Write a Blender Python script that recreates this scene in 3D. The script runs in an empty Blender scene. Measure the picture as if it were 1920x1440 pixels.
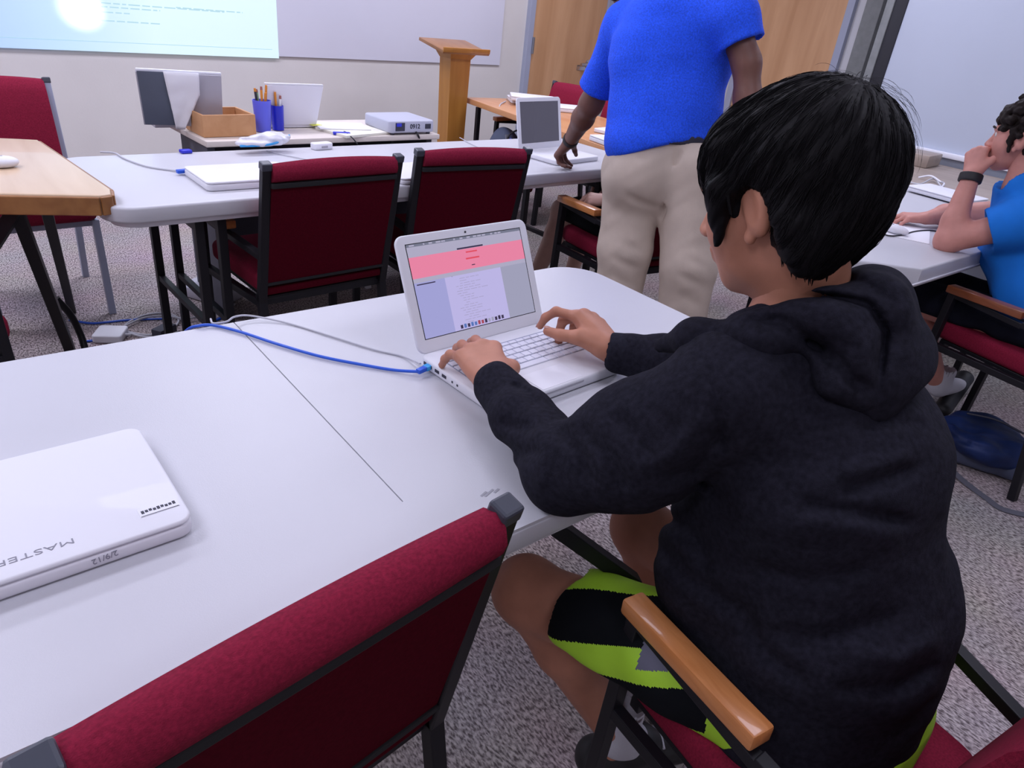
import bpy, bmesh, math, random
import numpy as np
from mathutils import Vector, Matrix, Euler

random.seed(7)
rng = np.random.RandomState(7)
C = bpy.context.scene.collection
scn = bpy.context.scene

# ------------------------------------------------------------------ camera, world, lights, exposure
# world frame: X along the near table, Y away from its near edge, Z up, metres; the lens sits over the origin
F_PX, PITCH, ROLL, YAW, CAM_H = 1321.07, .498, -.1181, .7226, 1.3726
def camera_axes():
    f = np.array([0, math.cos(PITCH), -math.sin(PITCH)]); r = np.array([1., 0, 0]); d = np.cross(f, r)
    r2 = math.cos(ROLL)*r + math.sin(ROLL)*d; d2 = -math.sin(ROLL)*r + math.cos(ROLL)*d
    X = np.array([math.cos(YAW), math.sin(YAW), 0]); Y = np.array([-math.sin(YAW), math.cos(YAW), 0]); Z = np.array([0, 0, 1.])
    return np.array([r2, d2, f]) @ np.array([X, Y, Z]).T
AX = camera_axes()
cam_d = bpy.data.cameras.new('camera'); cam = bpy.data.objects.new('camera', cam_d); C.objects.link(cam)
cam_d.sensor_width = 36; cam_d.lens = 36*F_PX/1920; cam_d.clip_start = .02
m = Matrix([[AX[0][i], -AX[1][i], -AX[2][i]] for i in range(3)]).to_4x4(); m.translation = (0, 0, CAM_H)
cam.matrix_world = m
cam_d.dof.use_dof = False
scn.camera = cam

def W(px, py, z):
    'where the sight line through a point of the 1920x1440 photograph meets the level z'
    v = AX.T @ np.array([(px-960)/F_PX, (py-720)/F_PX, 1.])
    return np.array([0, 0, CAM_H]) + v*(z-CAM_H)/v[2]
def WD(px, py, h):
    'the point of that sight line at a horizontal distance h'
    v = AX.T @ np.array([(px-960)/F_PX, (py-720)/F_PX, 1.])
    return np.array([0, 0, CAM_H]) + v*h/np.linalg.norm(v[:2])

w = bpy.data.worlds.new('world'); scn.world = w; w.use_nodes = True
w.node_tree.nodes['Background'].inputs[0].default_value = (.62, .68, .95, 1)
w.node_tree.nodes['Background'].inputs[1].default_value = .05
scn.view_settings.view_transform = 'Standard'; scn.view_settings.look = 'None'
scn.view_settings.exposure = 0.0; scn.view_settings.gamma = 1; scn.view_settings.use_curve_mapping = False
scn.cycles.use_denoising = True
scn.cycles.max_bounces = 6; scn.cycles.diffuse_bounces = 4
scn.cycles.sample_clamp_indirect = 4

LIGHT_COL = (.87, .87, 1.07)
ROOM_H = 2.75
LAMPS = [  # x, y, strength of each ceiling troffer
    (-.9, 3.9, 30), (1.3, 3.9, 32), (3.6, 3.9, 30),
    (-.9, 2.1, 24), (1.3, 2.1, 9), (3.9, 2.1, 22),
    (-1.3, .1, 16), (4.1, .2, 13), (1.4, .1, 12), (-.2, -1.6, 9),  # the one over the boy is added to brighten his laptop bezel
]
def area(name, loc, rot, sx, sy, power, col=LIGHT_COL):
    d = bpy.data.lights.new(name, 'AREA'); d.shape = 'RECTANGLE'; d.size = sx; d.size_y = sy; d.energy = power; d.color = col
    o = bpy.data.objects.new(name, d); C.objects.link(o); o.location = loc; o.rotation_euler = rot
    return o
_pl = bpy.data.lights.new('board_hotspot_light', 'SPOT'); _pl.energy = 330; _pl.spot_size = math.radians(7.5); _pl.spot_blend = 1; _pl.shadow_soft_size = .012; _pl.color = (.95, .97, 1)  # narrow spot added to put the hot spot on the whiteboard
_po = bpy.data.objects.new('board_hotspot_light', _pl); C.objects.link(_po); _po.location = (1.80, 3.235, .815)
_po.rotation_euler = (Vector((.88, 5.04, 1.07))-Vector((1.80, 3.235, .815))).to_track_quat('-Z', 'Y').to_euler()
for k, (x, y, e) in enumerate(LAMPS):
    area('ceiling_lamp_light', (x, y, ROOM_H-.085), (0, 0, 0), 1.1, .5, e)

# ------------------------------------------------------------------ materials
def mat(name, col, rough=.5, metal=0, spec=.5, var=0, vscale=20, bump=0, bscale=200, coat=0, stretch=None, emis=None, estr=0, sheen=0, alpha=1, trans=0):
    if name in bpy.data.materials: return bpy.data.materials[name]
    m = bpy.data.materials.new(name); m.use_nodes = True; nt = m.node_tree; b = nt.nodes['Principled BSDF']
    I = b.inputs
    I['Base Color'].default_value = (*col, 1); I['Roughness'].default_value = rough; I['Metallic'].default_value = metal
    I['Specular IOR Level'].default_value = spec; I['Coat Weight'].default_value = coat; I['Sheen Weight'].default_value = sheen
    I['Alpha'].default_value = alpha; I['Transmission Weight'].default_value = trans
    if emis: I['Emission Color'].default_value = (*emis, 1); I['Emission Strength'].default_value = estr
    tc = nt.nodes.new('ShaderNodeTexCoord'); mp = nt.nodes.new('ShaderNodeMapping'); nt.links.new(tc.outputs['Object'], mp.inputs[0])
    if stretch: mp.inputs['Scale'].default_value = stretch
    if var:
        n = nt.nodes.new('ShaderNodeTexNoise'); n.inputs['Scale'].default_value = vscale; n.inputs['Detail'].default_value = 4
        nt.links.new(mp.outputs[0], n.inputs['Vector'])
        r = nt.nodes.new('ShaderNodeValToRGB'); r.color_ramp.elements[0].position = .3; r.color_ramp.elements[1].position = .7
        r.color_ramp.elements[0].color = (*[max(0, c*(1-var)) for c in col], 1); r.color_ramp.elements[1].color = (*[min(1, c*(1+var)) for c in col], 1)
        nt.links.new(n.outputs[0], r.inputs[0]); nt.links.new(r.outputs[0], I['Base Color'])
    if bump:
        n2 = nt.nodes.new('ShaderNodeTexNoise'); n2.inputs['Scale'].default_value = bscale; n2.inputs['Detail'].default_value = 3
        nt.links.new(mp.outputs[0], n2.inputs['Vector'])
        bp = nt.nodes.new('ShaderNodeBump'); bp.inputs['Strength'].default_value = bump; bp.inputs['Distance'].default_value = .004
        nt.links.new(n2.outputs[0], bp.inputs['Height']); nt.links.new(bp.outputs[0], I['Normal'])
    return m
def wood(name, c1, c2, rough=.4, scale=6, stretch=(1, 1, 12), coat=.2):
    if name in bpy.data.materials: return bpy.data.materials[name]
    m = bpy.data.materials.new(name); m.use_nodes = True; nt = m.node_tree; b = nt.nodes['Principled BSDF']
    tc = nt.nodes.new('ShaderNodeTexCoord'); mp = nt.nodes.new('ShaderNodeMapping'); nt.links.new(tc.outputs['Object'], mp.inputs[0])
    mp.inputs['Scale'].default_value = stretch
    n = nt.nodes.new('ShaderNodeTexNoise'); n.inputs['Scale'].default_value = scale; n.inputs['Detail'].default_value = 6; n.inputs['Distortion'].default_value = .6
    nt.links.new(mp.outputs[0], n.inputs['Vector'])
    r = nt.nodes.new('ShaderNodeValToRGB'); r.color_ramp.elements[0].position = .32; r.color_ramp.elements[1].position = .68
    r.color_ramp.elements[0].color = (*c1, 1); r.color_ramp.elements[1].color = (*c2, 1)
    nt.links.new(n.outputs[0], r.inputs[0]); nt.links.new(r.outputs[0], b.inputs['Base Color'])
    b.inputs['Roughness'].default_value = rough; b.inputs['Coat Weight'].default_value = coat
    return m
def carpet(name):
    m = bpy.data.materials.new(name); m.use_nodes = True; nt = m.node_tree; b = nt.nodes['Principled BSDF']
    tc = nt.nodes.new('ShaderNodeTexCoord'); mp = nt.nodes.new('ShaderNodeMapping'); nt.links.new(tc.outputs['Object'], mp.inputs[0])
    mp.inputs['Scale'].default_value = (190, 75, 1); mp.inputs['Rotation'].default_value = (0, 0, .12)
    n = nt.nodes.new('ShaderNodeTexNoise'); n.inputs['Scale'].default_value = 1; n.inputs['Detail'].default_value = 3
    nt.links.new(mp.outputs[0], n.inputs['Vector'])
    r = nt.nodes.new('ShaderNodeValToRGB'); e = r.color_ramp.elements; e[0].position = .36; e[1].position = .62
    e[0].color = (.14, .112, .115, 1); e[1].color = (.62, .54, .53, 1)
    nt.links.new(n.outputs[0], r.inputs[0])
    n3 = nt.nodes.new('ShaderNodeTexNoise'); n3.inputs['Scale'].default_value = 3; nt.links.new(tc.outputs['Object'], n3.inputs['Vector'])
    mx = nt.nodes.new('ShaderNodeMix'); mx.data_type = 'RGBA'; mx.blend_type = 'MULTIPLY'; mx.inputs['Factor'].default_value = .25
    nt.links.new(r.outputs[0], mx.inputs['A']); nt.links.new(n3.outputs[1], mx.inputs['B'])
    nt.links.new(mx.outputs['Result'], b.inputs['Base Color']); b.inputs['Roughness'].default_value = .95
    b.inputs['Specular IOR Level'].default_value = .1
    bp = nt.nodes.new('ShaderNodeBump'); bp.inputs['Strength'].default_value = .9; bp.inputs['Distance'].default_value = .006
    nt.links.new(n.outputs[0], bp.inputs['Height']); nt.links.new(bp.outputs[0], b.inputs['Normal'])
    return m
def emit(name, col, s=1):
    if name in bpy.data.materials: return bpy.data.materials[name]
    m = bpy.data.materials.new(name); m.use_nodes = True; b = m.node_tree.nodes['Principled BSDF']
    b.inputs['Base Color'].default_value = (.02, .02, .02, 1); b.inputs['Roughness'].default_value = .25
    b.inputs['Emission Color'].default_value = (*col, 1); b.inputs['Emission Strength'].default_value = s
    return m

M = dict(
    carpet=carpet('grey_loop_carpet'),
    wall=mat('beige_wall_paint', (.66, .63, .60), .8, var=.03, vscale=3, bump=.08, bscale=90),
    wall_r=mat('pale_wall_paint', (.60, .60, .62), .8, bump=.08, bscale=90),
    ceil=mat('ceiling_tile', (.7, .7, .7), .9, bump=.3, bscale=60),
    board=mat('whiteboard_enamel', (.66, .66, .74), .35, coat=.3, var=.02, vscale=2),
    panel=mat('partition_face', (.46, .505, .60), .5, var=.03, vscale=1.5),
    grey=mat('grey_vinyl', (.20, .21, .21), .6, var=.1),
    jamb=mat('grey_blue_steel_paint', (.36, .39, .50), .4),
    rubber=mat('black_rubber', (.012, .012, .018), .6),
    table=mat('white_plastic_table', (.565, .565, .605), .38, spec=.4, var=.012, vscale=5, bump=.06, bscale=500),
    tmark=mat('grey_scuff', (.33, .33, .37), .6),
    slot=mat('dark_gap', (.08, .08, .10), .8),
    tblack=mat('black_steel_tube', (.010, .0095, .013), .45, spec=.3),
    capm=mat('dark_grey_plastic', (.05, .055, .075), .4),
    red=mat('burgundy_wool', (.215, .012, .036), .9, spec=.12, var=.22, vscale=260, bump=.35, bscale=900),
    red_shaded=mat('burgundy_wool_shaded', (.074, .003, .010), .95, spec=.05, var=.15, vscale=200, bump=.2, bscale=900),  # same wool darkened: the shade on the chair rears is in its colour
    blackstrip=mat('black_shade_edge', (.01, .01, .012), .8),
    arm=wood('honey_oak', (.52, .19, .055), (.62, .25, .085), .35, 8, (14, 1.5, 14), .4),
    arm_d=wood('reddish_oak', (.20, .055, .02), (.27, .08, .03), .35, 8, (14, 1.5, 14), .4),
    door=wood('oak_veneer', (.50, .26, .12), (.66, .38, .20), .5, 2.2, (3, 3, .35), .1),
    lect=wood('orange_oak', (.38, .15, .022), (.46, .20, .035), .45, 3, (6, 6, .5), .2),
    lectt=wood('brown_oak', (.26, .11, .04), (.36, .17, .07), .5, 3, (6, 1, 6), .2),
    tan=wood('maple_laminate', (.60, .43, .28), (.68, .51, .35), .35, 2, (8, 1, 8), .25),
    tan_e=wood('oak_edge', (.25, .10, .03), (.36, .16, .05), .45, 3, (6, 1, 6), .2),
    orange=wood('orange_laminate', (.58, .25, .10), (.66, .32, .14), .4, 2, (8, 1, 8), .2),
    tan2=wood('dull_tan_laminate', (.30, .24, .20), (.38, .31, .26), .5, 2, (8, 1, 8), .1),
    desk=mat('beige_laminate', (.68, .61, .55), .45, var=.04, vscale=8),
    desk_d=mat('charcoal_panel', (.055, .055, .075), .6),
    white=mat('glossy_white_polycarbonate', (.74, .74, .79), .62, spec=.35, coat=.04),
    whitem=mat('satin_white_plastic', (.78, .78, .84), .4),
    key=mat('white_keycap', (.72, .73, .82), .45),
    keygap=mat('key_gap_grey', (.34, .36, .46), .6),
    silver=mat('silver_plastic', (.42, .41, .46), .45, metal=.2),
    dgrey=mat('dark_grey_plastic_panel', (.085, .10, .14), .4, var=.15, vscale=4),
    alu=mat('grey_aluminium', (.30, .31, .34), .35, metal=.8),
    chrome=mat('chrome', (.6, .6, .64), .2, metal=1),
    boxw=wood('box_plywood', (.52, .26, .11), (.60, .32, .15), .6, 3, (6, 1, 6), 0),
    cup=mat('violet_blue_plastic', (.12, .14, .78), .4),
    cup2=mat('deep_blue_plastic', (.02, .03, .55), .35),
    bag=mat('clear_plastic_bag', (.84, .84, .90), .25, alpha=.8),
    cyan=mat('cyan_zip', (.03, .33, .72), .4),
    paper=mat('paper', (.82, .82, .86), .8),
    cream=mat('cream_paper', (.76, .74, .64), .8),
    yellow=mat('yellow_paper', (.75, .76, .12), .7),
    pencil=mat('orange_pencil', (.70, .26, .03), .5),
    green=mat('green_pencil', (.25, .5, .3), .5),
    bluecable=mat('blue_network_cable', (.015, .10, .62), .35),
    greycable=mat('grey_white_cable', (.50, .50, .55), .5),
    blackcable=mat('black_cable', (.012, .012, .015), .5),
    ink=mat('dark_ink', (.03, .03, .05), .6),
    grink=mat('grey_ink', (.25, .25, .30), .6),
    skin=mat('light_brown_skin', (.46, .20, .125), .5, spec=.35, var=.08, vscale=30, bump=.05, bscale=300),
    skin_d=mat('brown_skin', (.17, .075, .055), .5, spec=.4, var=.1, vscale=25, bump=.05, bscale=300),
    skin_p=mat('pink_skin', (.58, .26, .21), .5, spec=.35, var=.08, vscale=25, bump=.05, bscale=300),
    skin_m=mat('tan_skin', (.52, .31, .25), .5, spec=.35, var=.06, vscale=25),
    nail=mat('fingernail', (.50, .27, .22), .3),
    hair=mat('black_hair', (.0034, .0028, .0038), .58, spec=.13),
    hair2=mat('dark_brown_curls', (.012, .007, .006), .65, spec=.2),
    eye=mat('eye_white', (.7, .68, .66), .2), iris=mat('dark_iris', (.02, .012, .01), .15), lip=mat('lips', (.36, .13, .11), .4),
    hoodie=mat('charcoal_jersey', (.0135, .0130, .0205), .95, spec=.10, var=.35, vscale=130, bump=.25, bscale=700),
    hoodcuff=mat('charcoal_rib', (.016, .016, .025), .95, spec=.1, var=.2, vscale=160, bump=.25, bscale=700),
    neon=mat('neon_yellow_green', (.38, .68, .03), .6, var=.05, vscale=20, bump=.1, bscale=80),
    nblack=mat('black_mesh_fabric', (.005, .006, .008), .8, spec=.1, bump=.1, bscale=80),
    ngrey=mat('grey_polyester', (.12, .12, .17), .7),
    sock=mat('white_sock', (.6, .6, .66), .9, bump=.3, bscale=300),
    shoe=mat('black_shoe', (.012, .012, .014), .5), sole=mat('off_white_sole', (.42, .40, .38), .6),
    tee=mat('royal_blue_heather', (.010, .085, .86), .9, var=.28, vscale=190, bump=.15, bscale=500),
    khaki=mat('khaki_cotton', (.53, .44, .37), .85, var=.06, vscale=12, bump=.12, bscale=350),
    teec=mat('cyan_blue_cotton', (.0, .17, .66), .85, var=.05, vscale=20, bump=.1, bscale=300),
    navy=mat('black_navy_cloth', (.008, .009, .016), .9, spec=.1, var=.2, vscale=20),
    band=mat('black_wristband', (.012, .010, .012), .6),
    pack=mat('blue_nylon', (.008, .022, .095), .55, spec=.3, var=.45, vscale=9, bump=.3, bscale=40),
    mesh=mat('grey_mesh_pocket', (.075, .09, .15), .7, bump=.3, bscale=300),
    strap=mat('grey_strap', (.12, .12, .15), .7),
)
# ------------------------------------------------------------------ object helpers
def link_mesh(name, verts, faces, m, parent=None, smooth=False, mats=None, midx=None, angle=None):
    me = bpy.data.meshes.new(name)
    off = np.array(parent.location) if parent is not None and getattr(parent, 'type', '') == 'EMPTY' and parent.get('world_parts') else np.zeros(3)
    if parent is not None and parent.parent is not None and parent.parent.get('world_parts'): off = np.array(parent.parent.location)
    if parent is not None and parent.type != 'EMPTY' and parent.get('wl') is not None: off = np.array(parent['wl'])
    v = np.asarray(verts, float) - off
    me.from_pydata([tuple(p) for p in v], [], [tuple(int(i) for i in f) for f in faces]); 
    for mm in (mats or [m]): me.materials.append(mm)
    if midx is not None: me.polygons.foreach_set('material_index', np.asarray(midx, dtype=np.int32))
    me.update()
    if smooth:
        me.shade_smooth()
        if angle: me.set_sharp_from_angle(angle=math.radians(angle))
    o = bpy.data.objects.new(name, me); C.objects.link(o)
    if parent is not None: o.parent = parent
    return o
def tag(o, label, cat, group=None):
    o['label'] = label; o['category'] = cat
    if group: o['group'] = group
    return o
def thing(name, label, cat, loc=(0, 0, 0), rz=0, group=None, world_parts=False):
    o = bpy.data.objects.new(name, None); C.objects.link(o); o.location = loc; o.rotation_euler = (0, 0, rz); o.empty_display_size = .1
    if world_parts: o['world_parts'] = 1
    return tag(o, label, cat, group)
def struct(o): o['kind'] = 'structure'; return o
def kids(o): return [c for c in bpy.data.objects if c.parent == o]
def dup(root, loc, rz, label, group=None, name=None):
    r = root.copy(); C.objects.link(r); r.location = loc; r.rotation_euler = (0, 0, rz); r['label'] = label
    if group: r['group'] = group
    for ch in kids(root):
        c = ch.copy(); C.objects.link(c); c.parent = r
        for g in kids(ch):
            d = g.copy(); C.objects.link(d); d.parent = c
    return r

class MB:
    'collects shapes, then links them as one mesh object'
    def __init__(s): s.v = []; s.f = []; s.mi = []; s.k = 0
    def add(s, v, f, T=None, mi=None):
        n = len(s.v)
        if T is not None: v = [tuple(T @ Vector(p)) for p in v]
        s.v += [tuple(p) for p in v]; s.f += [tuple(i+n for i in q) for q in f]; s.mi += [s.k if mi is None else mi]*len(f)
        return s
    def bm(s, b, T=None):
        b.verts.ensure_lookup_table(); b.verts.index_update()
        s.add([tuple(v.co) for v in b.verts], [[v.index for v in f.verts] for f in b.faces], T); b.free(); return s
    def box(s, c, size, rot=(0, 0, 0), bev=.002, seg=2):
        b = bmesh.new(); bmesh.ops.create_cube(b, size=1); bmesh.ops.scale(b, vec=size, verts=b.verts)
        if bev: bmesh.ops.bevel(b, geom=b.edges[:], offset=min(bev, min(size)*.45), segments=seg, profile=.5, affect='EDGES')
        return s.bm(b, Matrix.Translation(c) @ Euler(rot).to_matrix().to_4x4())
    def beam(s, a, b_, wx, wy, up=(0, 0, 1), bev=.002):
        'a square bar from a to b'
        a = Vector(a); b_ = Vector(b_); d = b_-a; L = d.length; z = d.normalized(); u = Vector(up)
        if abs(z.dot(u)) > .95: u = Vector((0, 1, 0))
        x = u.cross(z).normalized(); y = z.cross(x)
        T = Matrix([[x[i], y[i], z[i]] for i in range(3)]).to_4x4(); T.translation = (a+b_)/2
        b = bmesh.new(); bmesh.ops.create_cube(b, size=1); bmesh.ops.scale(b, vec=(wx, wy, L), verts=b.verts)
        if bev: bmesh.ops.bevel(b, geom=b.edges[:], offset=bev, segments=2, profile=.5, affect='EDGES')
        return s.bm(b, T)
    def prism(s, poly, z0, z1, bev=0, T=None, seg=3):
        b = bmesh.new(); vs = [b.verts.new((x, y, z0)) for x, y in poly]; f = b.faces.new(vs)
        r = bmesh.ops.extrude_face_region(b, geom=[f]); 
        for v in [g for g in r['geom'] if isinstance(g, bmesh.types.BMVert)]: v.co.z = z1
        bmesh.ops.recalc_face_normals(b, faces=b.faces)
        if bev:
            E_ = [e for e in b.edges if abs(e.verts[0].co.z-e.verts[1].co.z) < 1e-6 and e.calc_length() > 0]
            bmesh.ops.bevel(b, geom=E_, offset=bev, segments=seg, profile=.5, affect='EDGES', clamp_overlap=True)
        return s.bm(b, T)
    def tube(s, pts, r, n=8, closed=False):
        P = [np.array(p, float) for p in pts]; R = r if hasattr(r, '__len__') else [r]*len(P)
        rings = []; prev = None
        for i, p in enumerate(P):
            a = P[max(i-1, 0)]; b = P[min(i+1, len(P)-1)]; t = (b-a)/max(np.linalg.norm(b-a), 1e-9)
            if prev is None:
                u = np.cross(t, (0, 0, 1)); 
                if np.linalg.norm(u) < .1: u = np.cross(t, (0, 1, 0))
            else: u = prev - t*(prev@t)
            u = u/np.linalg.norm(u); prev = u; v = np.cross(t, u)
            rings.append([p+R[i]*(math.cos(q)*u+math.sin(q)*v) for q in [2*math.pi*k/n for k in range(n)]])
        V_ = [x for q in rings for x in q]; F_ = []
        for i in range(len(P)-1):
            for k in range(n): F_.append((i*n+k, i*n+(k+1) % n, (i+1)*n+(k+1) % n, (i+1)*n+k))
        F_.append(tuple(range(n))[::-1]); F_.append(tuple(range((len(P)-1)*n, len(P)*n)))
        return s.add(V_, F_)
    def lathe(s, prof, n=24, T=None):
        V_ = []; F_ = []
        for r, z in prof: V_ += [(r*math.cos(2*math.pi*k/n), r*math.sin(2*math.pi*k/n), z) for k in range(n)]
        for i in range(len(prof)-1):
            for k in range(n): F_.append((i*n+k, i*n+(k+1) % n, (i+1)*n+(k+1) % n, (i+1)*n+k))
        F_.append(tuple(range(n))[::-1]); F_.append(tuple(range((len(prof)-1)*n, len(prof)*n)))
        return s.add(V_, F_, T)
    def quad(s, a, b, c, d): return s.add([a, b, c, d], [(0, 1, 2, 3)])
    def build(s, name, m, parent=None, smooth=True, angle=40, mats=None):
        return link_mesh(name, s.v, s.f, m, parent, smooth, mats, s.mi if mats else None, angle)
def spline(pts, n=8):
    'Catmull-Rom through the points'
    P = [np.array(p, float) for p in pts]; P = [2*P[0]-P[1]] + P + [2*P[-1]-P[-2]]; out = []
    for i in range(1, len(P)-2):
        for k in range(n):
            t = k/n; a, b, c, d = P[i-1:i+3]
            out.append(.5*((2*b)+(c-a)*t+(2*a-5*b+4*c-d)*t*t+(3*b-a-3*c+d)*t**3))
    out.append(P[-2]); return out
def rrect(x0, y0, x1, y1, r, n=7):
    out = []
    for cx, cy, a0 in ((x1-r, y1-r, 0), (x0+r, y1-r, 90), (x0+r, y0+r, 180), (x1-r, y0+r, 270)):
        for k in range(n+1):
            a = math.radians(a0+90*k/n); out.append((cx+r*math.cos(a), cy+r*math.sin(a)))
    return out
def cable(name, pts, r, m, label=None, cat='cable', parent=None, n=8, group=None):
    o = MB().tube(spline(pts, 8), r, n).build(name, m, parent)
    if label: tag(o, label, cat, group)
    return o
def text(name, s, size, m, T, parent, bold=0, depth=.0004):
    cu = bpy.data.curves.new(name, 'FONT'); cu.body = s; cu.size = size; cu.extrude = depth; cu.offset = bold; cu.align_x = 'CENTER'; cu.align_y = 'CENTER'
    t = bpy.data.objects.new('tmp', cu); C.objects.link(t)
    dg = bpy.context.evaluated_depsgraph_get(); me = bpy.data.meshes.new_from_object(t.evaluated_get(dg))
    bpy.data.objects.remove(t); me.transform(T); me.materials.clear(); me.materials.append(m); me.name = name
    o = bpy.data.objects.new(name, me); C.objects.link(o); o.parent = parent
    return o

# ------------------------------------------------------------------ signed-distance modelling for bodies and cloth
def smin(a, b, k):
    h = np.clip(.5+.5*(b-a)/k, 0, 1); return b*(1-h)+a*h-k*h*(1-h)
def smax(a, b, k): return -smin(-a, -b, k)
V3 = lambda *a: np.array(a, float)
def nrm(v): v = np.asarray(v, float); return v/np.linalg.norm(v)
def cap(a, b, ra, rb=None):
    a = np.asarray(a, float); b = np.asarray(b, float); rb = ra if rb is None else rb
    def f(p):
        ab = b-a; q = p-a; h = np.clip(q@ab/max(ab@ab, 1e-12), 0, 1)
        return np.linalg.norm(q-h[:, None]*ab, axis=1)-(ra+(rb-ra)*h)
    return f
def ecap(a, b, wa, ta, wb, tb, lat):
    'capsule with an elliptical section: half width along lat, half thickness across it'
    a = np.asarray(a, float); b = np.asarray(b, float); ab = b-a; L = np.linalg.norm(ab); ax = ab/L
    lat = nrm(lat-ax*(lat@ax)); fw = np.cross(ax, lat)
    def f(p):
        q = p-a; h = np.clip(q@ab/(L*L), 0, 1); q = q-h[:, None]*ab
        Wd = wa+(wb-wa)*h; T = ta+(tb-ta)*h; u = q@lat; v = q@fw; w_ = q@ax; mn = np.minimum(Wd, T)
        k0 = np.sqrt((u/Wd)**2+(v/T)**2+(w_/mn)**2)+1e-9; k1 = np.sqrt((u/Wd**2)**2+(v/T**2)**2+(w_/mn**2)**2)+1e-9
        return k0*(k0-1)/k1
    return f
def ell(c, r, B=None):
    c = np.asarray(c, float); r = np.asarray(r, float)
    def f(p):
        q = p-c
        if B is not None: q = q@B
        k0 = np.linalg.norm(q/r, axis=1)+1e-9; k1 = np.linalg.norm(q/r**2, axis=1)+1e-9
        return k0*(k0-1)/k1
    return f
def half(c, n):
    c = np.asarray(c, float); n = nrm(n)
    return lambda p: (p-c)@n
class SD:
    def __init__(s): s.it = []
    def u(s, f, k=.02): s.it.append(('u', k, f)); return s
    def s(s, f, k=.01): s.it.append(('s', k, f)); return s
    def i(s, f, k=.01): s.it.append(('i', k, f)); return s
    def d(s, f): s.it.append(('d', 0, f)); return s
    def chain(s, P, R, k=.02):
        for a in range(len(P)-1): s.u(cap(P[a], P[a+1], R[a], R[a+1]), k)
        return s
    def __call__(s, p):
        d = np.full(len(p), 9.)
        for o, k, f in s.it:
            if o == 'u': v = f(p); d = np.where(d > 8, v, smin(d, v, k))
            elif o == 's': d = smax(d, -f(p), k)
            elif o == 'i': d = smax(d, f(p), k)
            else:
                near = np.abs(d) < .08
                if near.any(): d = d.copy(); d[near] += f(p[near])
        return d
def surface(sd, lo, hi, h, smooth=1):
    'surface nets over a block-sparse grid'
    lo = np.asarray(lo, float); B = 6; nb = np.ceil((np.asarray(hi, float)-lo)/(h*B)).astype(int)
    n = nb*B+1; g = np.full(tuple(n), 1., np.float32)
    bi = np.stack(np.meshgrid(*[np.arange(k) for k in nb], indexing='ij'), -1).reshape(-1, 3)
    dc = sd(lo+(bi*B+B/2)*h)
    act = np.abs(dc) < h*B*1.35+.012
    loc = np.stack(np.meshgrid(*[np.arange(B+1)]*3, indexing='ij'), -1).reshape(-1, 3)
    for q, dv in zip(bi[~act], dc[~act]):
        if dv < 0: g[q[0]*B:q[0]*B+B+1, q[1]*B:q[1]*B+B+1, q[2]*B:q[2]*B+B+1] = -1
    ab = bi[act]
    for c0 in range(0, len(ab), 600):
        ch = ab[c0:c0+600]; idx = (ch[:, None, :]*B+loc[None]).reshape(-1, 3)
        g[idx[:, 0], idx[:, 1], idx[:, 2]] = sd(lo+idx*h)
    S = g < 0; N = n-1
    cnt = np.zeros(tuple(N), np.int8)
    for dx in (0, 1):
        for dy in (0, 1):
            for dz in (0, 1): cnt += S[dx:dx+N[0], dy:dy+N[1], dz:dz+N[2]]
    cells = np.argwhere((cnt > 0) & (cnt < 8)); vid = np.full(tuple(N), -1, np.int32); vid[tuple(cells.T)] = np.arange(len(cells))
    acc = np.zeros((len(cells), 3)); num = np.zeros(len(cells))
    for ax in range(3):
        o1, o2 = [k for k in range(3) if k != ax]
        for i in (0, 1):
            for j in (0, 1):
                a = cells.copy(); a[:, o1] += i; a[:, o2] += j; b = a.copy(); b[:, ax] += 1
                ga = g[tuple(a.T)]; gb = g[tuple(b.T)]; m_ = (ga < 0) != (gb < 0)
                t = np.where(m_, ga/np.where(m_, ga-gb, 1), 0); pt = a.astype(float); pt[:, ax] += t
                acc[m_] += pt[m_]; num[m_] += 1
    V_ = lo+acc/num[:, None]*h
    F_ = []
    for ax in range(3):
        o1, o2 = [(1, 2), (2, 0), (0, 1)][ax]
        sl = [slice(1, -1)]*3; sl[ax] = slice(0, -1); s2 = list(sl); s2[ax] = slice(1, None)
        A = S[tuple(sl)]; Bb = S[tuple(s2)]; e = np.argwhere(A != Bb)
        if not len(e): continue
        inside = A[tuple(e.T)]; e = e.copy(); e[:, o1] += 1; e[:, o2] += 1
        def cell(i, j): q = e.copy(); q[:, o1] -= i; q[:, o2] -= j; return vid[tuple(q.T)]
        Q = np.stack([cell(0, 0), cell(1, 0), cell(1, 1), cell(0, 1)], 1)
        Q[~inside] = Q[~inside][:, ::-1]; F_.append(Q[(Q >= 0).all(1)])
    F_ = np.concatenate(F_)
    for _ in range(smooth):
        ac = np.zeros_like(V_); nn = np.zeros(len(V_))
        for i in range(4):
            np.add.at(ac, F_[:, i], V_[F_[:, (i+1) % 4]]); np.add.at(nn, F_[:, i], 1)
            np.add.at(ac, F_[:, i], V_[F_[:, (i-1) % 4]]); np.add.at(nn, F_[:, i], 1)
        V_ = V_*.45+.55*ac/np.maximum(nn, 1)[:, None]
    return V_, F_
def join(parts):
    V_ = []; F_ = []; n = 0
    for v, f in parts: V_.append(v); F_.append(f+n); n += len(v)
    return np.concatenate(V_), np.concatenate(F_)
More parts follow.
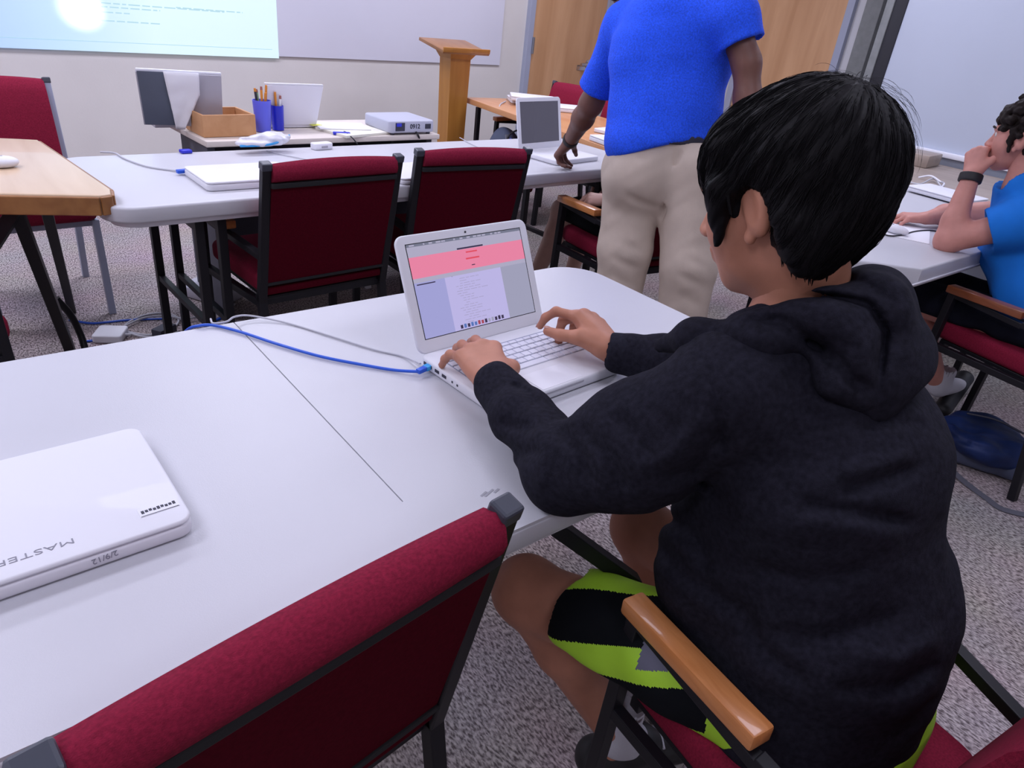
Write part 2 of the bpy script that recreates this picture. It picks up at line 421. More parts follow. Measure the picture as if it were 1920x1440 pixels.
def waves(seed, freq, amp, n=5, stretch=(1, 1, 1)):
    r = np.random.RandomState(seed); D_ = r.randn(n, 3); D_ /= np.linalg.norm(D_, axis=1)[:, None]; ph = r.rand(n)*6.28; fr = freq*(.6+r.rand(n)*.9); st = np.array(stretch)
    def f(p):
        q = p*st; o = 0
        for i in range(n): o = o+np.sin(q@D_[i]*fr[i]+ph[i]+1.3*np.sin(q@D_[(i+1) % n]*fr[i]*.6+ph[i]))
        return amp*o/n
    return f
def fold(a, b, r, depth):
    'a soft crease cut along a line (depth > 0) or a ridge (depth < 0)'
    c = cap(a, b, 0); return lambda p: depth*np.exp(-(c(p)/r)**2)
def frame(fwd, up=(0, 0, 1)):
    'columns: right, forward, up'
    f = nrm(fwd); r = nrm(np.cross(f, up)); return np.stack([r, f, np.cross(r, f)], 1)
def head_sd(c, B, s=1, ears=True, jaw=1.0):
    P = lambda x, y, z: c+B@(V3(x, y, z)*s)
    sd = SD()
    sd.u(ell(P(0, -.018, .035), V3(.074, .094, .086)*s, B)); sd.u(ell(P(0, .03, .01), V3(.064, .062, .082)*s, B), .03*s)
    sd.u(ell(P(0, .038, -.055), V3(.052, .05, .048)*s*jaw, B), .035*s); sd.u(ell(P(0, .066, -.088), V3(.022, .018, .018)*s, B), .025*s)
    sd.u(ell(P(.042, .045, -.02), V3(.026, .032, .03)*s, B), .02*s); sd.u(ell(P(-.042, .045, -.02), V3(.026, .032, .03)*s, B), .02*s)
    sd.u(cap(P(0, .085, .018), P(0, .108, -.022), .007*s, .011*s), .014*s)
    for x in (-1, 1):
        sd.u(ell(P(.011*x, .1, -.025), V3(.008, .009, .007)*s, B), .008*s)
        sd.s(ell(P(.031*x, .094, .014), V3(.017, .014, .010)*s, B), .012*s)
        sd.u(cap(P(.014*x, .091, .031), P(.046*x, .078, .031), .006*s), .012*s)
    sd.u(cap(P(-.018, .089, -.047), P(.018, .089, -.047), .0065*s), .007*s); sd.u(cap(P(-.015, .087, -.058), P(.015, .087, -.058), .007*s), .007*s)
    sd.s(cap(P(-.022, .098, -.0525), P(.022, .098, -.0525), .0025*s), .004*s)
    if ears:
        for x in (-1, 1):
            sd.u(ell(P(.077*x, -.006, .002), V3(.011, .020, .034)*s, B@ear_rot(x)), .006*s)
            sd.s(ell(P(.086*x, -.001, .005), V3(.006, .011, .020)*s, B@ear_rot(x)), .006*s)
            sd.u(ell(P(.074*x, .006, -.030), V3(.006, .008, .010)*s, B), .006*s)
    return sd
def ear_rot(x):
    a = .35*x; b = -.15
    return np.array([[math.cos(a), -math.sin(a), 0], [math.sin(a), math.cos(a), 0], [0, 0, 1]])@np.array([[1, 0, 0], [0, math.cos(b), -math.sin(b)], [0, math.sin(b), math.cos(b)]])
def eyes(c, B, s, parent):
    P = lambda x, y, z: c+B@(V3(x, y, z)*s)
    b = MB()
    for x in (-1, 1):
        T = Matrix.Translation(P(.031*x, .074, .014)); bm = bmesh.new(); bmesh.ops.create_uvsphere(bm, u_segments=16, v_segments=10, radius=.0125*s); b.bm(bm, T)
    b.build('eyes', M['eye'], parent)
    b = MB()
    for x in (-1, 1):
        T = Matrix.Translation(P(.031*x, .0815, .0135)); bm = bmesh.new(); bmesh.ops.create_uvsphere(bm, u_segments=12, v_segments=8, radius=.0062*s); b.bm(bm, T)
    b.build('irises', M['iris'], parent)
def hand_sd(sd, wrist, F, N, side, s=1, curls=((20, 40, 25),)*4, fdir=None, thumb=(.5, .6, -.5), thumb2=None, splay=(6, 1, -4, -10), wr=.026):
    'side +1: the thumb lies to the right when looking along F with N up'
    wrist = np.asarray(wrist, float); F = nrm(F); N = nrm(np.asarray(N)-F*(np.asarray(N)@F)); S_ = np.cross(F, N)*side
    K = [wrist+s*(F*f+S_*t+N*n) for f, t, n in ((.090, .028, .004), (.094, .008, .007), (.089, -.013, .005), (.080, -.032, 0))]
    base = [wrist+s*(F*.012+S_*t) for t in (.015, .006, -.006, -.015)]
    for k in range(4): sd.u(cap(base[k], K[k], .0165*s, .0125*s), .014*s)
    sd.u(ell(wrist+s*(F*.05-N*.004), V3(.034, .044, .014)*s, np.stack([S_, F, N], 1)), .012*s)
    L = ((.042, .025, .021), (.046, .029, .022), (.042, .027, .022), (.033, .021, .019)); R_ = ((.0098, .0088, .0080, .0068), (.0100, .009, .0082, .007), (.0095, .0086, .0078, .0066), (.0085, .0076, .0070, .006))
    fd = F if fdir is None else nrm(np.asarray(fdir)); tips = []
    for k in range(4):
        sp = math.radians(splay[k]); d0 = nrm(fd*math.cos(sp)+S_*math.sin(sp)); d0 = nrm(d0); n0 = nrm(N-d0*(N@d0))
        p = K[k]; ang = 0; c = curls[k % len(curls)]
        for j in range(3):
            ang += math.radians(c[j]); d = d0*math.cos(ang)-n0*math.sin(ang); q = p+d*L[k][j]*s
            sd.u(cap(p, q, R_[k][j]*s, R_[k][j+1]*s), .005*s if j else .008*s); p = q
        tips.append((p, d, nrm(n0*math.cos(ang)+d0*math.sin(ang)), R_[k][3]*s))
    a = wrist+s*(F*.018+S_*.020-N*.004); b = wrist+s*(F*.048+S_*.046-N*.012)
    sd.u(cap(a, b, .017*s, .0135*s), .014*s)
    t = F*thumb[0]+S_*thumb[1]+N*thumb[2]; t = nrm(t); c_ = b+t*.034*s; sd.u(cap(b, c_, .0128*s, .0108*s), .008*s)
    t2 = nrm(F*thumb2[0]+S_*thumb2[1]+N*thumb2[2]) if thumb2 else t
    e = c_+t2*.027*s; sd.u(cap(c_, e, .0108*s, .0085*s), .005*s)
    tips.append((e, t2, nrm(N-t2*(N@t2)), .0085*s))
    return tips
def nails(tips, s, parent, m='nail'):
    b = MB()
    for p, d, n, r in tips:
        x = nrm(np.cross(d, n)); c = p+n*r*.80+d*r*.15
        T = Matrix([[x[i], d[i], n[i]] for i in range(3)]).to_4x4(); T.translation = Vector(c)
        bm = bmesh.new(); bmesh.ops.create_uvsphere(bm, u_segments=10, v_segments=6, radius=1); bmesh.ops.scale(bm, vec=(r*.72, r*1.0, r*.3), verts=bm.verts); b.bm(bm, T)
    return b.build('fingernails', M[m], parent)
def bounds(P, pad):
    P = np.array(P); return P.min(0)-pad, P.max(0)+pad
# ------------------------------------------------------------------ the room
def wallbox(name, a, b_, z0, z1, th, m, out):
    'a wall from a to b whose inner face runs through both points; out points out of the room'
    a = np.array(a, float); b_ = np.array(b_, float); o_ = nrm(out)*th
    q = [a, b_, b_+o_, a+o_]
    V_ = [(*p, z) for z in (z0, z1) for p in q]
    return struct(link_mesh(name, V_, [(0, 1, 2, 3), (7, 6, 5, 4), (0, 4, 5, 1), (1, 5, 6, 2), (2, 6, 7, 3), (3, 7, 4, 0)], m))
TH = math.radians(3.0); WD_ = np.array([math.cos(TH), math.sin(TH)]); WN = np.array([-math.sin(TH), math.cos(TH)])
def wp(s, off=0): return np.array([0, 5.0])+WD_*s-WN*off          # a point of the back wall, off metres in front of it
XR = 5.9
s_c = XR/WD_[0]
b = MB(); b.box((1.45, 1.5, -.03), (9.2, 8.6, .06), bev=0); struct(b.build('floor', M['carpet'], smooth=False))
b = MB(); b.box((1.45, 1.5, ROOM_H+.03), (9.2, 8.6, .06), bev=0); struct(b.build('ceiling', M['ceil'], smooth=False))
wallbox('wall_back', wp(-3.0), wp(s_c), 0, ROOM_H, .1, M['wall'], WN)
wallbox('wall_right', (XR, -2.6), (XR, wp(s_c)[1]), 0, ROOM_H, .1, M['wall_r'], (1, 0))
wallbox('wall_left', (-3.0, -2.6), (-3.0, 4.9), 0, ROOM_H, .1, M['wall'], (-1, 0))
wallbox('wall_front', (-3.0, -2.6), (XR, -2.6), 0, ROOM_H, .1, M['wall'], (0, -1))
def on_back(name, s0, s1, z0, z1, th, m, gap=0, parent=None, bev=.002):
    b = MB(); c = wp((s0+s1)/2, gap+th/2); b.box((c[0], c[1], (z0+z1)/2), (s1-s0, th, z1-z0), (0, 0, TH), bev); return b.build(name, m, parent, smooth=False)
# baseboards, whiteboard on the back wall, the picture the projector throws
struct(on_back('baseboard_back', -2.9, 4.28, 0, .10, .012, M['rubber']))
struct(on_back('baseboard_back', 5.32, s_c-.02, 0, .10, .012, M['rubber']))
wb = on_back('whiteboard', -2.2, 4.02, .863, 2.25, .014, M['board']); tag(wb, 'long white board covering the upper half of the back wall', 'whiteboard')

# door leaves
d1 = on_back('door_1', 4.345, 5.25, .01, 2.12, .02, M['door'], .004); struct(d1)
for nm, s0, s1, z0, z1 in (('trim_1', 4.285, 4.345, 0, 2.18), ('trim_2', 5.25, 5.31, 0, 2.18), ('trim_3', 4.345, 5.25, 2.12, 2.18)):
    struct(on_back(nm, s0, s1, z0, z1, .045, M['jamb']))
b = MB(); c = wp(4.345, .055); b.tube([(c[0], c[1], .97), (c[0], c[1], 1.10)], .011, 10); o = b.build('hinge', M['alu'], d1)
b = MB(); c = wp(5.10, .03); b.tube([(*wp(5.10, .022), .905), (*wp(5.10, .035), .905)], .040, 20); b.tube([(*wp(5.10, .03), .905), (*wp(5.10, .075), .905)], .011, 12)
b.tube([(*wp(5.115, .075), .905), (*wp(5.04, .077), .907), (*wp(4.96, .072), .90)], [.018, .017, .015], 10); b.box((*wp(5.04, .026), .872), (.17, .008, .045), (0, 0, TH), .003); b.build('door_handle', M['chrome'], d1)
b = MB(); b.box((XR-.012, 3.695, 1.06), (.02, .85, 2.1), bev=.002); d2 = struct(b.build('door_2', M['door'], smooth=False))
for nm, y0, y1, z0, z1 in (('trim_4', 3.21, 3.27, 0, 2.17), ('trim_5', 4.12, 4.18, 0, 2.17), ('trim_6', 3.27, 4.12, 2.11, 2.17)):
    b = MB(); b.box((XR-.022, (y0+y1)/2, (z0+z1)/2), (.045, y1-y0, z1-z0)); struct(b.build(nm, M['jamb'], smooth=False))
b = MB(); b.tube([(XR-.02, 3.36, .93), (XR-.06, 3.36, .93)], .012, 10); b.tube([(XR-.06, 3.35, .93), (XR-.062, 3.46, .93)], .01, 10); b.build('door_handle', M['chrome'], d2)
for y0, y1 in ((4.18, 5.28), (-2.5, 3.2)):
    b = MB(); b.box((XR-.006, (y0+y1)/2, .05), (.012, y1-y0, .1), bev=0); struct(b.build('baseboard_right', M['rubber'], smooth=False))
b = MB(); b.box((XR-.05, 3.03, ROOM_H/2), (.10, .13, ROOM_H), bev=.004); struct(b.build('trim_7', M['grey'], smooth=False))
# the sliding partition at the right
t = thing('room_partition', 'tall pale blue grey partition panel behind the curly haired person', 'partition', (5.03, 0, 0), world_parts=True)
b = MB(); b.box((5.03, .2, 1.36), (.05, 4.4, 2.70), bev=.002); b.build('panel', M['panel'], t, smooth=False)
b = MB(); b.box((5.03, 2.44, 1.36), (.07, .085, 2.70), bev=.012); b.build('edge_seal', M['rubber'], t)
b = MB(); b.box((5.005, 2.505, 1.36), (.03, .05, 2.70), bev=.004); b.build('side_rail', M['grey'], t)
b = MB(); b.box((4.985, 1.2, .80), (.045, 2.0, .03), bev=.004); b.build('ledge', M['whitem'], t)

# projected computer picture
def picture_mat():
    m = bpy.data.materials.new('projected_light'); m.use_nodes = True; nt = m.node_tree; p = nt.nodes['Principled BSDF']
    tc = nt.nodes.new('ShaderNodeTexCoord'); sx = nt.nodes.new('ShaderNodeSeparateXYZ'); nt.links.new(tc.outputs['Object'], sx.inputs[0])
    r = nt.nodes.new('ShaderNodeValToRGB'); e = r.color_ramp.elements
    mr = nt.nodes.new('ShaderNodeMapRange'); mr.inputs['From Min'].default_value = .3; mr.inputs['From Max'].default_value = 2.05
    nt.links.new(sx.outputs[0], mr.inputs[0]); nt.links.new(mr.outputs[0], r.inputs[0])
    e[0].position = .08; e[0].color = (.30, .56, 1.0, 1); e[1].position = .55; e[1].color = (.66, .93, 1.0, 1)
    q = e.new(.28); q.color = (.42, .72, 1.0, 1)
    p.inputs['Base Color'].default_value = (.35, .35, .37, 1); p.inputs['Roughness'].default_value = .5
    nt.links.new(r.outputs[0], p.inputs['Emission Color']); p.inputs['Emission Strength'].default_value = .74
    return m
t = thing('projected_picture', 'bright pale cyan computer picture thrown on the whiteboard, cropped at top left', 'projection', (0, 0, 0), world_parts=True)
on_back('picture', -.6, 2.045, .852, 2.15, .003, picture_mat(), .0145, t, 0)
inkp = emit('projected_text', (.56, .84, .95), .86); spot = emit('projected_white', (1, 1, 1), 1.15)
b = MB()
def pline(s0, s1, z, h=.008):
    c = wp((s0+s1)/2, .0182); b.box((c[0], c[1], z), (s1-s0, .0008, h), (0, 0, TH), 0)
rr = random.Random(3)
for i, (pa, pb) in enumerate((((190, 12), (300, 17)), ((190, 22), (245, 24)), ((190, 38), (300, 43)), ((330, 14), (455, 26)), ((190, 5), (420, 14)))):
    A_ = None
    for (px, py), key in ((pa, 0), (pb, 1)):
        v = AX.T @ np.array([(px-960)/F_PX, (py-720)/F_PX, 1.]); v0 = np.array([0, 0, CAM_H]); P0 = np.array([*wp(0, .018), 0]); nn = np.array([*WN, 0])
        h = v0+v*((P0-v0)@nn)/(v@nn); s = (h[:2]-wp(0))@WD_
        if key == 0: A_ = (s, h[2])
    x = A_[0]
    while x < s:
        L_ = rr.uniform(.02, .07); pline(x, min(x+L_, s), A_[1], .006); x += L_+.012
for i in range(6): pline(.30+.05*(i % 3), .33+.05*(i % 3), .98+.05*i, .008)
pline(.46, 2.0, .905, .003)
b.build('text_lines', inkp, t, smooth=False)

# ceiling troffers
for k, (x, y, e) in enumerate(LAMPS):
    t = thing('ceiling_troffer', 'fluorescent ceiling troffer over ' + ['the far left corner', 'the desk', 'the orange table', 'the maple table', 'the middle table', 'the door in the right wall', 'the left wall', 'the right table', 'the boy in the hoodie, added to brighten his laptop', 'the wall behind the camera'][k], 'light fixture', (x, y, 0), group='ceiling troffers')
    b = MB(); b.box((0, 0, ROOM_H-.035), (1.22, .62, .06)); b.build('housing', M['whitem'], t, smooth=False)
    b = MB(); b.box((0, 0, ROOM_H-.068), (1.12, .52, .006), bev=0); b.build('diffuser', emit('lamp_diffuser', LIGHT_COL, 2.0), t, smooth=False)

# ------------------------------------------------------------------ tables
def folding_leg(t, x, y0, y1, top, m, foot=.05):
    'an H shaped folding leg: two posts, a foot bar, a brace'
    b = MB(); b.beam((x, y0, 0), (x, y0, top), .028, .028); b.beam((x, y1, 0), (x, y1, top), .028, .028)
    b.beam((x, y0, .30), (x, y1, .30), .022, .022); b.beam((x, y0, top-.04), (x, y1, top-.04), .022, .022); b.build('leg', m, t, smooth=False)
# near folding table, hinged in the middle
t = thing('folding_table', 'large white folding table in the foreground with a centre seam', 'table', (.445, .945, 0), world_parts=True)
x0, x1, y0, y1 = -.50, 1.375, .545, 1.345
ol = rrect(x0, y0, x1, y1, .105, 8); sx_ = .418
out = []; done = False
for i, p in enumerate(ol):
    out.append(p)
    q = ol[(i+1) % len(ol)]
    if not done and p[1] > y1-.001 and q[1] > y1-.001 and p[0] > sx_ > q[0]:
        out += [(sx_+.0011, y1), (sx_+.0009, .675), (sx_-.0009, .675), (sx_-.0011, y1)]; done = True
b = MB(); b.prism(out, .698, .7395)
o = b.build('tabletop', M['table'], t, smooth=True, angle=30)
b = MB(); b.prism(rrect(x0-.0015, y0-.0015, x1+.0015, y1+.0015, .106, 8), .700, .735, .004); b.build('rim', M['table'], t)
b = MB(); b.box((sx_, 1.01, .7355), (.0030, .67, .0012), bev=0); b.build('seam', M['slot'], t, smooth=False)
for x in (-.30, 1.17): folding_leg(t, x, .64, 1.25, .70, M['tblack'])
b = MB(); b.beam((1.17, .95, .34), (.72, .95, .69), .022, .022); b.build('brace', M['tblack'], t, smooth=False)
b = MB(); b.beam((-.30, .95, .34), (.12, .95, .69), .022, .022); b.build('brace', M['tblack'], t, smooth=False)
b = MB(); b.beam(W(1040, 985, .66), W(1190, 1092, .52), .026, .026); b.build('brace', M['tblack'], t, smooth=False)
b = MB()
for px, py, l in ((907, 926, .014), (917, 924, .022), (931, 920, .012)):
    p = W(px, py, .7399); b.box(p, (l, .0035, .0003), (0, 0, .35), 0)
b.build('scuff_marks', M['tmark'], t, smooth=False)

# far folding table
t = thing('folding_table', 'long white folding table in the middle row, in front of the two empty chairs', 'table', (1.55, 2.58, 0), math.radians(2.3))
b = MB(); b.prism(rrect(-1.2, -.335, 1.2, .335, .09, 8), .692, .74, .008); b.build('tabletop', M['table'], t)
b = MB(); b.prism(rrect(-1.17, -.305, 1.17, .305, .07, 6), .672, .694); b.build('underframe', M['whitem'], t)
for x in (-.93, -.86, .93): folding_leg(t, x, -.25, .25, .675, M['tblack'])
# right white table
t = thing('folding_table', 'white folding table at right under the elbow of the curly haired person', 'table', (0, 0, 0), world_parts=True)
cp = [(2.47, .855), (3.86, .855), (3.88, .875), (3.88, 1.60), (3.86, 1.62), (2.40, 1.62), (2.315, 1.53), (2.315, 1.01)]
b = MB(); b.prism(cp, .675, .74, .008); b.build('tabletop', M['table'], t)
b = MB(); b.box((3.08, .8535, .69), (1.3, .006, .006)); b.build('edge_lip', M['whitem'], t)
for x in (2.62, 3.65): folding_leg(t, x, .95, 1.50, .68, M['tblack'])
# tan table behind it
t = thing('table', 'dull tan table against the partition, cluttered with laptops and cables', 'table', (4.44, 1.45, 0))
b = MB(); b.prism(rrect(-.53, -.75, .50, .60, .01, 2), .715, .745, .003); b.build('tabletop', M['tan2'], t)
b = MB(); b.box((-.532, -.075, .73), (.006, 1.34, .034), bev=.001); b.build('edge_band', M['tan_e'], t, smooth=False)
for x in (-.42, .42): folding_leg(t, x, -.6, .5, .71, M['tblack'])
# maple table at left
t = thing('table', 'maple topped table with a thick oak edge at the left edge of the picture', 'table', (-.2, 2.75, 0), world_parts=True)
cp = [(.392, 2.245), (.402, 2.30), (.325, 3.0), (.28, 3.02), (-.75, 3.40), (-.85, 2.68), (.36, 2.235)]
cp = [tuple(p) for p in cp]
b = MB(); b.prism(cp[::-1], .715, .772, .004); b.build('tabletop', M['tan'], t)
cpi = [(x*1.004+.004, y) for x, y in cp]
b = MB()
for i in range(len(cp)):
    p, q = cp[i], cp[(i+1) % len(cp)]; d_ = nrm(np.array(q)-np.array(p)); nn = np.array([d_[1], -d_[0]])*-.004
    b.beam((p[0]-nn[0], p[1]-nn[1], .742), (q[0]-nn[0], q[1]-nn[1], .742), .010, .052, bev=.003)
b.build('edge_band', M['tan_e'], t, smooth=False)
b = MB(); b.beam((.17, 2.36, .715), (.277, 2.90, 0), .034, .034); b.beam((.17, 2.36, .715), (-.30, 2.62, 0), .034, .034); b.build('leg', M['tblack'], t, smooth=False)
b = MB(); b.beam((.245, 2.40, .715), (.352, 3.30, .0), .030, .030); b.build('leg', M['tblack'], t, smooth=False)
b = MB(); b.tube(spline([W(105, 560, .22), W(132, 590, .15), W(150, 625, .07), W(160, 655, .012)], 6), .013, 10); b.build('foot', M['tblack'], t)
# orange table at the back
t = thing('table', 'orange wood table standing lengthwise before the door', 'table', (0, 0, 0), world_parts=True)
cp = [(2.80, 2.52), (3.50, 2.46), (3.70, 4.22), (3.04, 4.29)]
b = MB(); b.prism(cp, .705, .74, .003); b.build('tabletop', M['orange'], t)
for (xa, ya), (xb, yb) in (((3.02, 4.10), (3.60, 4.02)), ((2.90, 2.66), (3.42, 2.60))):
    b = MB(); b.beam((xa, ya, 0), (xa, ya, .705), .028, .028); b.beam((xb, yb, 0), (xb, yb, .705), .028, .028); b.beam((xa, ya, .3), (xb, yb, .3), .02, .02); b.build('leg', M['tblack'], t, smooth=False)
# desk
t = thing('desk', 'low beige topped desk with dark end panel below the whiteboard', 'desk', (0, 0, 0), world_parts=True)
cp = [(.870, 2.930), (1.965, 2.965), (1.95, 3.36), (.845, 3.325)]
b = MB(); b.prism(cp, .743, .766, .003); b.build('desktop', M['desk'], t)
b = MB(); b.box((.893, 3.13, .371), (.03, .35, .742)); b.build('end_panel', M['desk_d'], t, smooth=False)
b = MB(); b.box((1.92, 3.16, .371), (.03, .35, .742)); b.build('end_panel', M['desk_d'], t, smooth=False)
b = MB(); b.box((1.40, 3.30, .42), (1.0, .02, .62), (0, 0, .03)); b.build('modesty_panel', M['desk_d'], t, smooth=False)

# ------------------------------------------------------------------ chairs
def make_chair(label, arms=True, tube='tblack', armm='arm'):
    t = thing('stacking_chair', label, 'chair')
    T_ = M[tube]
    hx, zt = .215, .875
    b = MB()                                                # seat: a cushion with a rolled front
    b.prism(rrect(-.212, -.20, .212, .25, .05, 5), .415, .485, .022, seg=4); b.build('seat', M['red'], t)
    b = MB(); b.box((0, -.0, .408), (.40, .40, .014)); b.build('seat_pan', M['tblack'], t, smooth=False)
    # backrest: front cushion with a roll over the top, flat cloth panel behind
    fd = np.array([0, -.095, .415]); fd /= np.linalg.norm(fd)
    def bp(x, h, d): return (x, -.205-.095*h/.415+d*.975, .46+h+d*.22)
    n = 17; V_ = []; F_ = []
    prof = [(.00, -.012), (.00, .020), (.03, .036), (.12, .042), (.28, .038), (.36, .034), (.400, .020), (.412, .000), (.404, -.018), (.385, -.028), (.368, -.027), (.36, -.012)]
    for i in range(n):
        u = -1+2*i/(n-1); bow = .010*(1-u*u)
        for h, d in prof: V_.append(bp(u*(hx-.013), h+(bow if h > .365 else 0), d+(-bow*.6 if h > .365 and d < 0 else 0)))
    m_ = len(prof)
    for i in range(n-1):
        for k in range(m_): F_.append((i*m_+k, i*m_+(k+1) % m_, (i+1)*m_+(k+1) % m_, (i+1)*m_+k))
    F_.append(tuple(range(m_))[::-1]); F_.append(tuple((n-1)*m_+k for k in range(m_)))
    link_mesh('backrest', V_, F_, M['red'], t, True, angle=60)
    b = MB(); b.add([bp(-hx+.012, .012, -.019), bp(hx-.012, .012, -.019), bp(hx-.012, .355, -.019), bp(-hx+.012, .355, -.019), bp(-hx+.012, .012, -.004), bp(hx-.012, .012, -.004), bp(hx-.012, .355, -.004), bp(-hx+.012, .355, -.004)],
        [(0, 3, 2, 1), (4, 5, 6, 7), (0, 1, 5, 4), (2, 3, 7, 6), (0, 4, 7, 3), (1, 2, 6, 5)]); b.build('back_panel', M['red_shaded'], t, smooth=False)
    b = MB(); b.beam(bp(-hx+.01, .352, -.019), bp(hx-.01, .352, -.019), .018, .016, bev=.003); b.build('shade_and_edge_strip', M['blackstrip'], t, smooth=False)  # black strip stands in for the shadow under the rolled top
    b = MB(); b.beam(bp(-hx+.01, .012, -.019), bp(hx-.01, .012, -.019), .012, .010, bev=.002); b.build('shade_and_edge_strip', M['blackstrip'], t, smooth=False)
    b = MB(); b.beam(bp(-hx, -.02, -.004), bp(hx, -.02, -.004), .03, .03, bev=.008); b.build('lower_roll', M['red_shaded'], t)
    for s in (-1, 1):
        b = MB(); b.beam((s*hx, -.205, .40), bp(s*hx, .408, 0), .026, .026, bev=.003); b.build('back_post', T_, t, smooth=False)
        b = MB(); b.beam(bp(s*hx, .395, 0), bp(s*hx, .418, 0), .030, .030, bev=.004); b.build('post_cap', M['capm'], t, smooth=False)
        b = MB(); b.beam((s*hx, -.20, .43), (s*hx, -.27, 0), .026, .026); b.build('leg', T_, t, smooth=False)
        fx = s*(.24 if arms else .20)
        b = MB(); b.beam((fx, .215, 0), (fx, .20, .605 if arms else .41), .026, .026)
        if arms: b.beam((fx, .205, .598), (fx, -.06, .585), .024, .02); b.beam((fx, -.055, .590), (s*hx, -.245, .565), .024, .02)
        b.beam((fx, .20, .395), (s*hx, -.20, .395), .024, .024); b.build('leg', T_, t, smooth=False)
        if arms:
            b = MB(); b.box((fx, .085, .618), (.044, .275, .028), (-.03, 0, 0), .005); b.build('armrest', M[armm], t)
    b = MB(); b.beam((-hx, -.19, .395), (hx, -.19, .395), .022, .022); b.build('cross_bar', T_, t, smooth=False)
    b = MB(); b.beam((-.2, .19, .395), (.2, .19, .395), .022, .022); b.build('cross_bar', T_, t, smooth=False)
    return t
def place(t, x, y, deg): t.location = (x, y, 0); t.rotation_euler = (0, 0, math.radians(deg)); return t
ch = make_chair('burgundy chair pushed under the near table, cut by the bottom edge of the photo')
place(ch, .159, .736, 6.9); ch.scale = (1.077, 1.0, 1.0)
CG = 'burgundy chairs with black frames and oak armrests'
ch['group'] = CG
for_scale = dup(ch, (.995, 2.402, 0), math.radians(3.5), 'empty burgundy chair at the middle table, left one of the pair', CG)
dup(ch, (1.625, 2.463, 0), math.radians(-5), 'empty burgundy chair at the middle table, right one of the pair', CG)
dup(ch, (2.43, 2.06, 0), math.radians(-7), 'burgundy chair with oak armrest beside the legs of the man in khaki trousers', CG)
bc = dup(ch, (.848, .207, 0), math.radians(-8), 'burgundy chair the boy in the dark hoodie sits on, oak armrest in front', CG); bc.scale = (.87, .92, 1)
c5 = make_chair('burgundy chair with reddish wooden armrest under the curly haired person in bright blue', armm='arm_d'); place(c5, 3.02, .60, -12); c5['group'] = CG
dup(ch, (-.21, 2.30, 0), math.radians(-75), 'burgundy chair partly cut off at the left edge below the maple table', CG)
dup(ch, (3.46, 3.93, 0), math.radians(92), 'burgundy chair behind the orange table, seen left of the blue sleeve', CG)
dup(ch, (3.44, 3.38, 0), math.radians(88), 'burgundy chair behind the orange table, seen under the arm of the man in blue', CG)
c8 = make_chair('burgundy chair without armrests and with grey blue frame facing the camera behind the maple table', arms=False, tube='jamb'); place(c8, .28, 3.42, 183)

# ------------------------------------------------------------------ lectern
t = thing('lectern', 'orange oak lectern with a slanted top standing before the back wall', 'lectern', (2.93, 4.28, 0))
b = MB(); b.prism(rrect(-.17, -.15, .17, .15, .01, 2), 0, .03, .004); b.build('base', M['lect'], t)
v = [(-.062, -.06, .03), (.062, -.06, .03), (.062, .06, .03), (-.062, .06, .03), (-.080, -.065, .985), (.080, -.065, .985), (.080, .065, .985), (-.080, .065, .985)]
link_mesh('post', v, [(0, 3, 2, 1), (4, 5, 6, 7), (0, 1, 5, 4), (1, 2, 6, 5), (2, 3, 7, 6), (3, 0, 4, 7)], M['lect'], t)
v = [(-.082, -.067, .985), (.082, -.067, .985), (.082, .067, .985), (-.082, .067, .985), (-.105, -.10, 1.025), (.105, -.10, 1.025), (.105, .12, 1.05), (-.105, .12, 1.05)]
link_mesh('collar', v, [(0, 3, 2, 1), (4, 5, 6, 7), (0, 1, 5, 4), (1, 2, 6, 5), (2, 3, 7, 6), (3, 0, 4, 7)], M['lect'], t)
b = MB(); b.box((0, .02, 1.052), (.37, .30, .020), (.16, 0, 0), .003); b.build('reading_top', M['lectt'], t)
b = MB(); b.box((0, -.13, 1.043), (.37, .012, .03), (.16, 0, 0), .003); b.build('ledge', M['lect'], t)

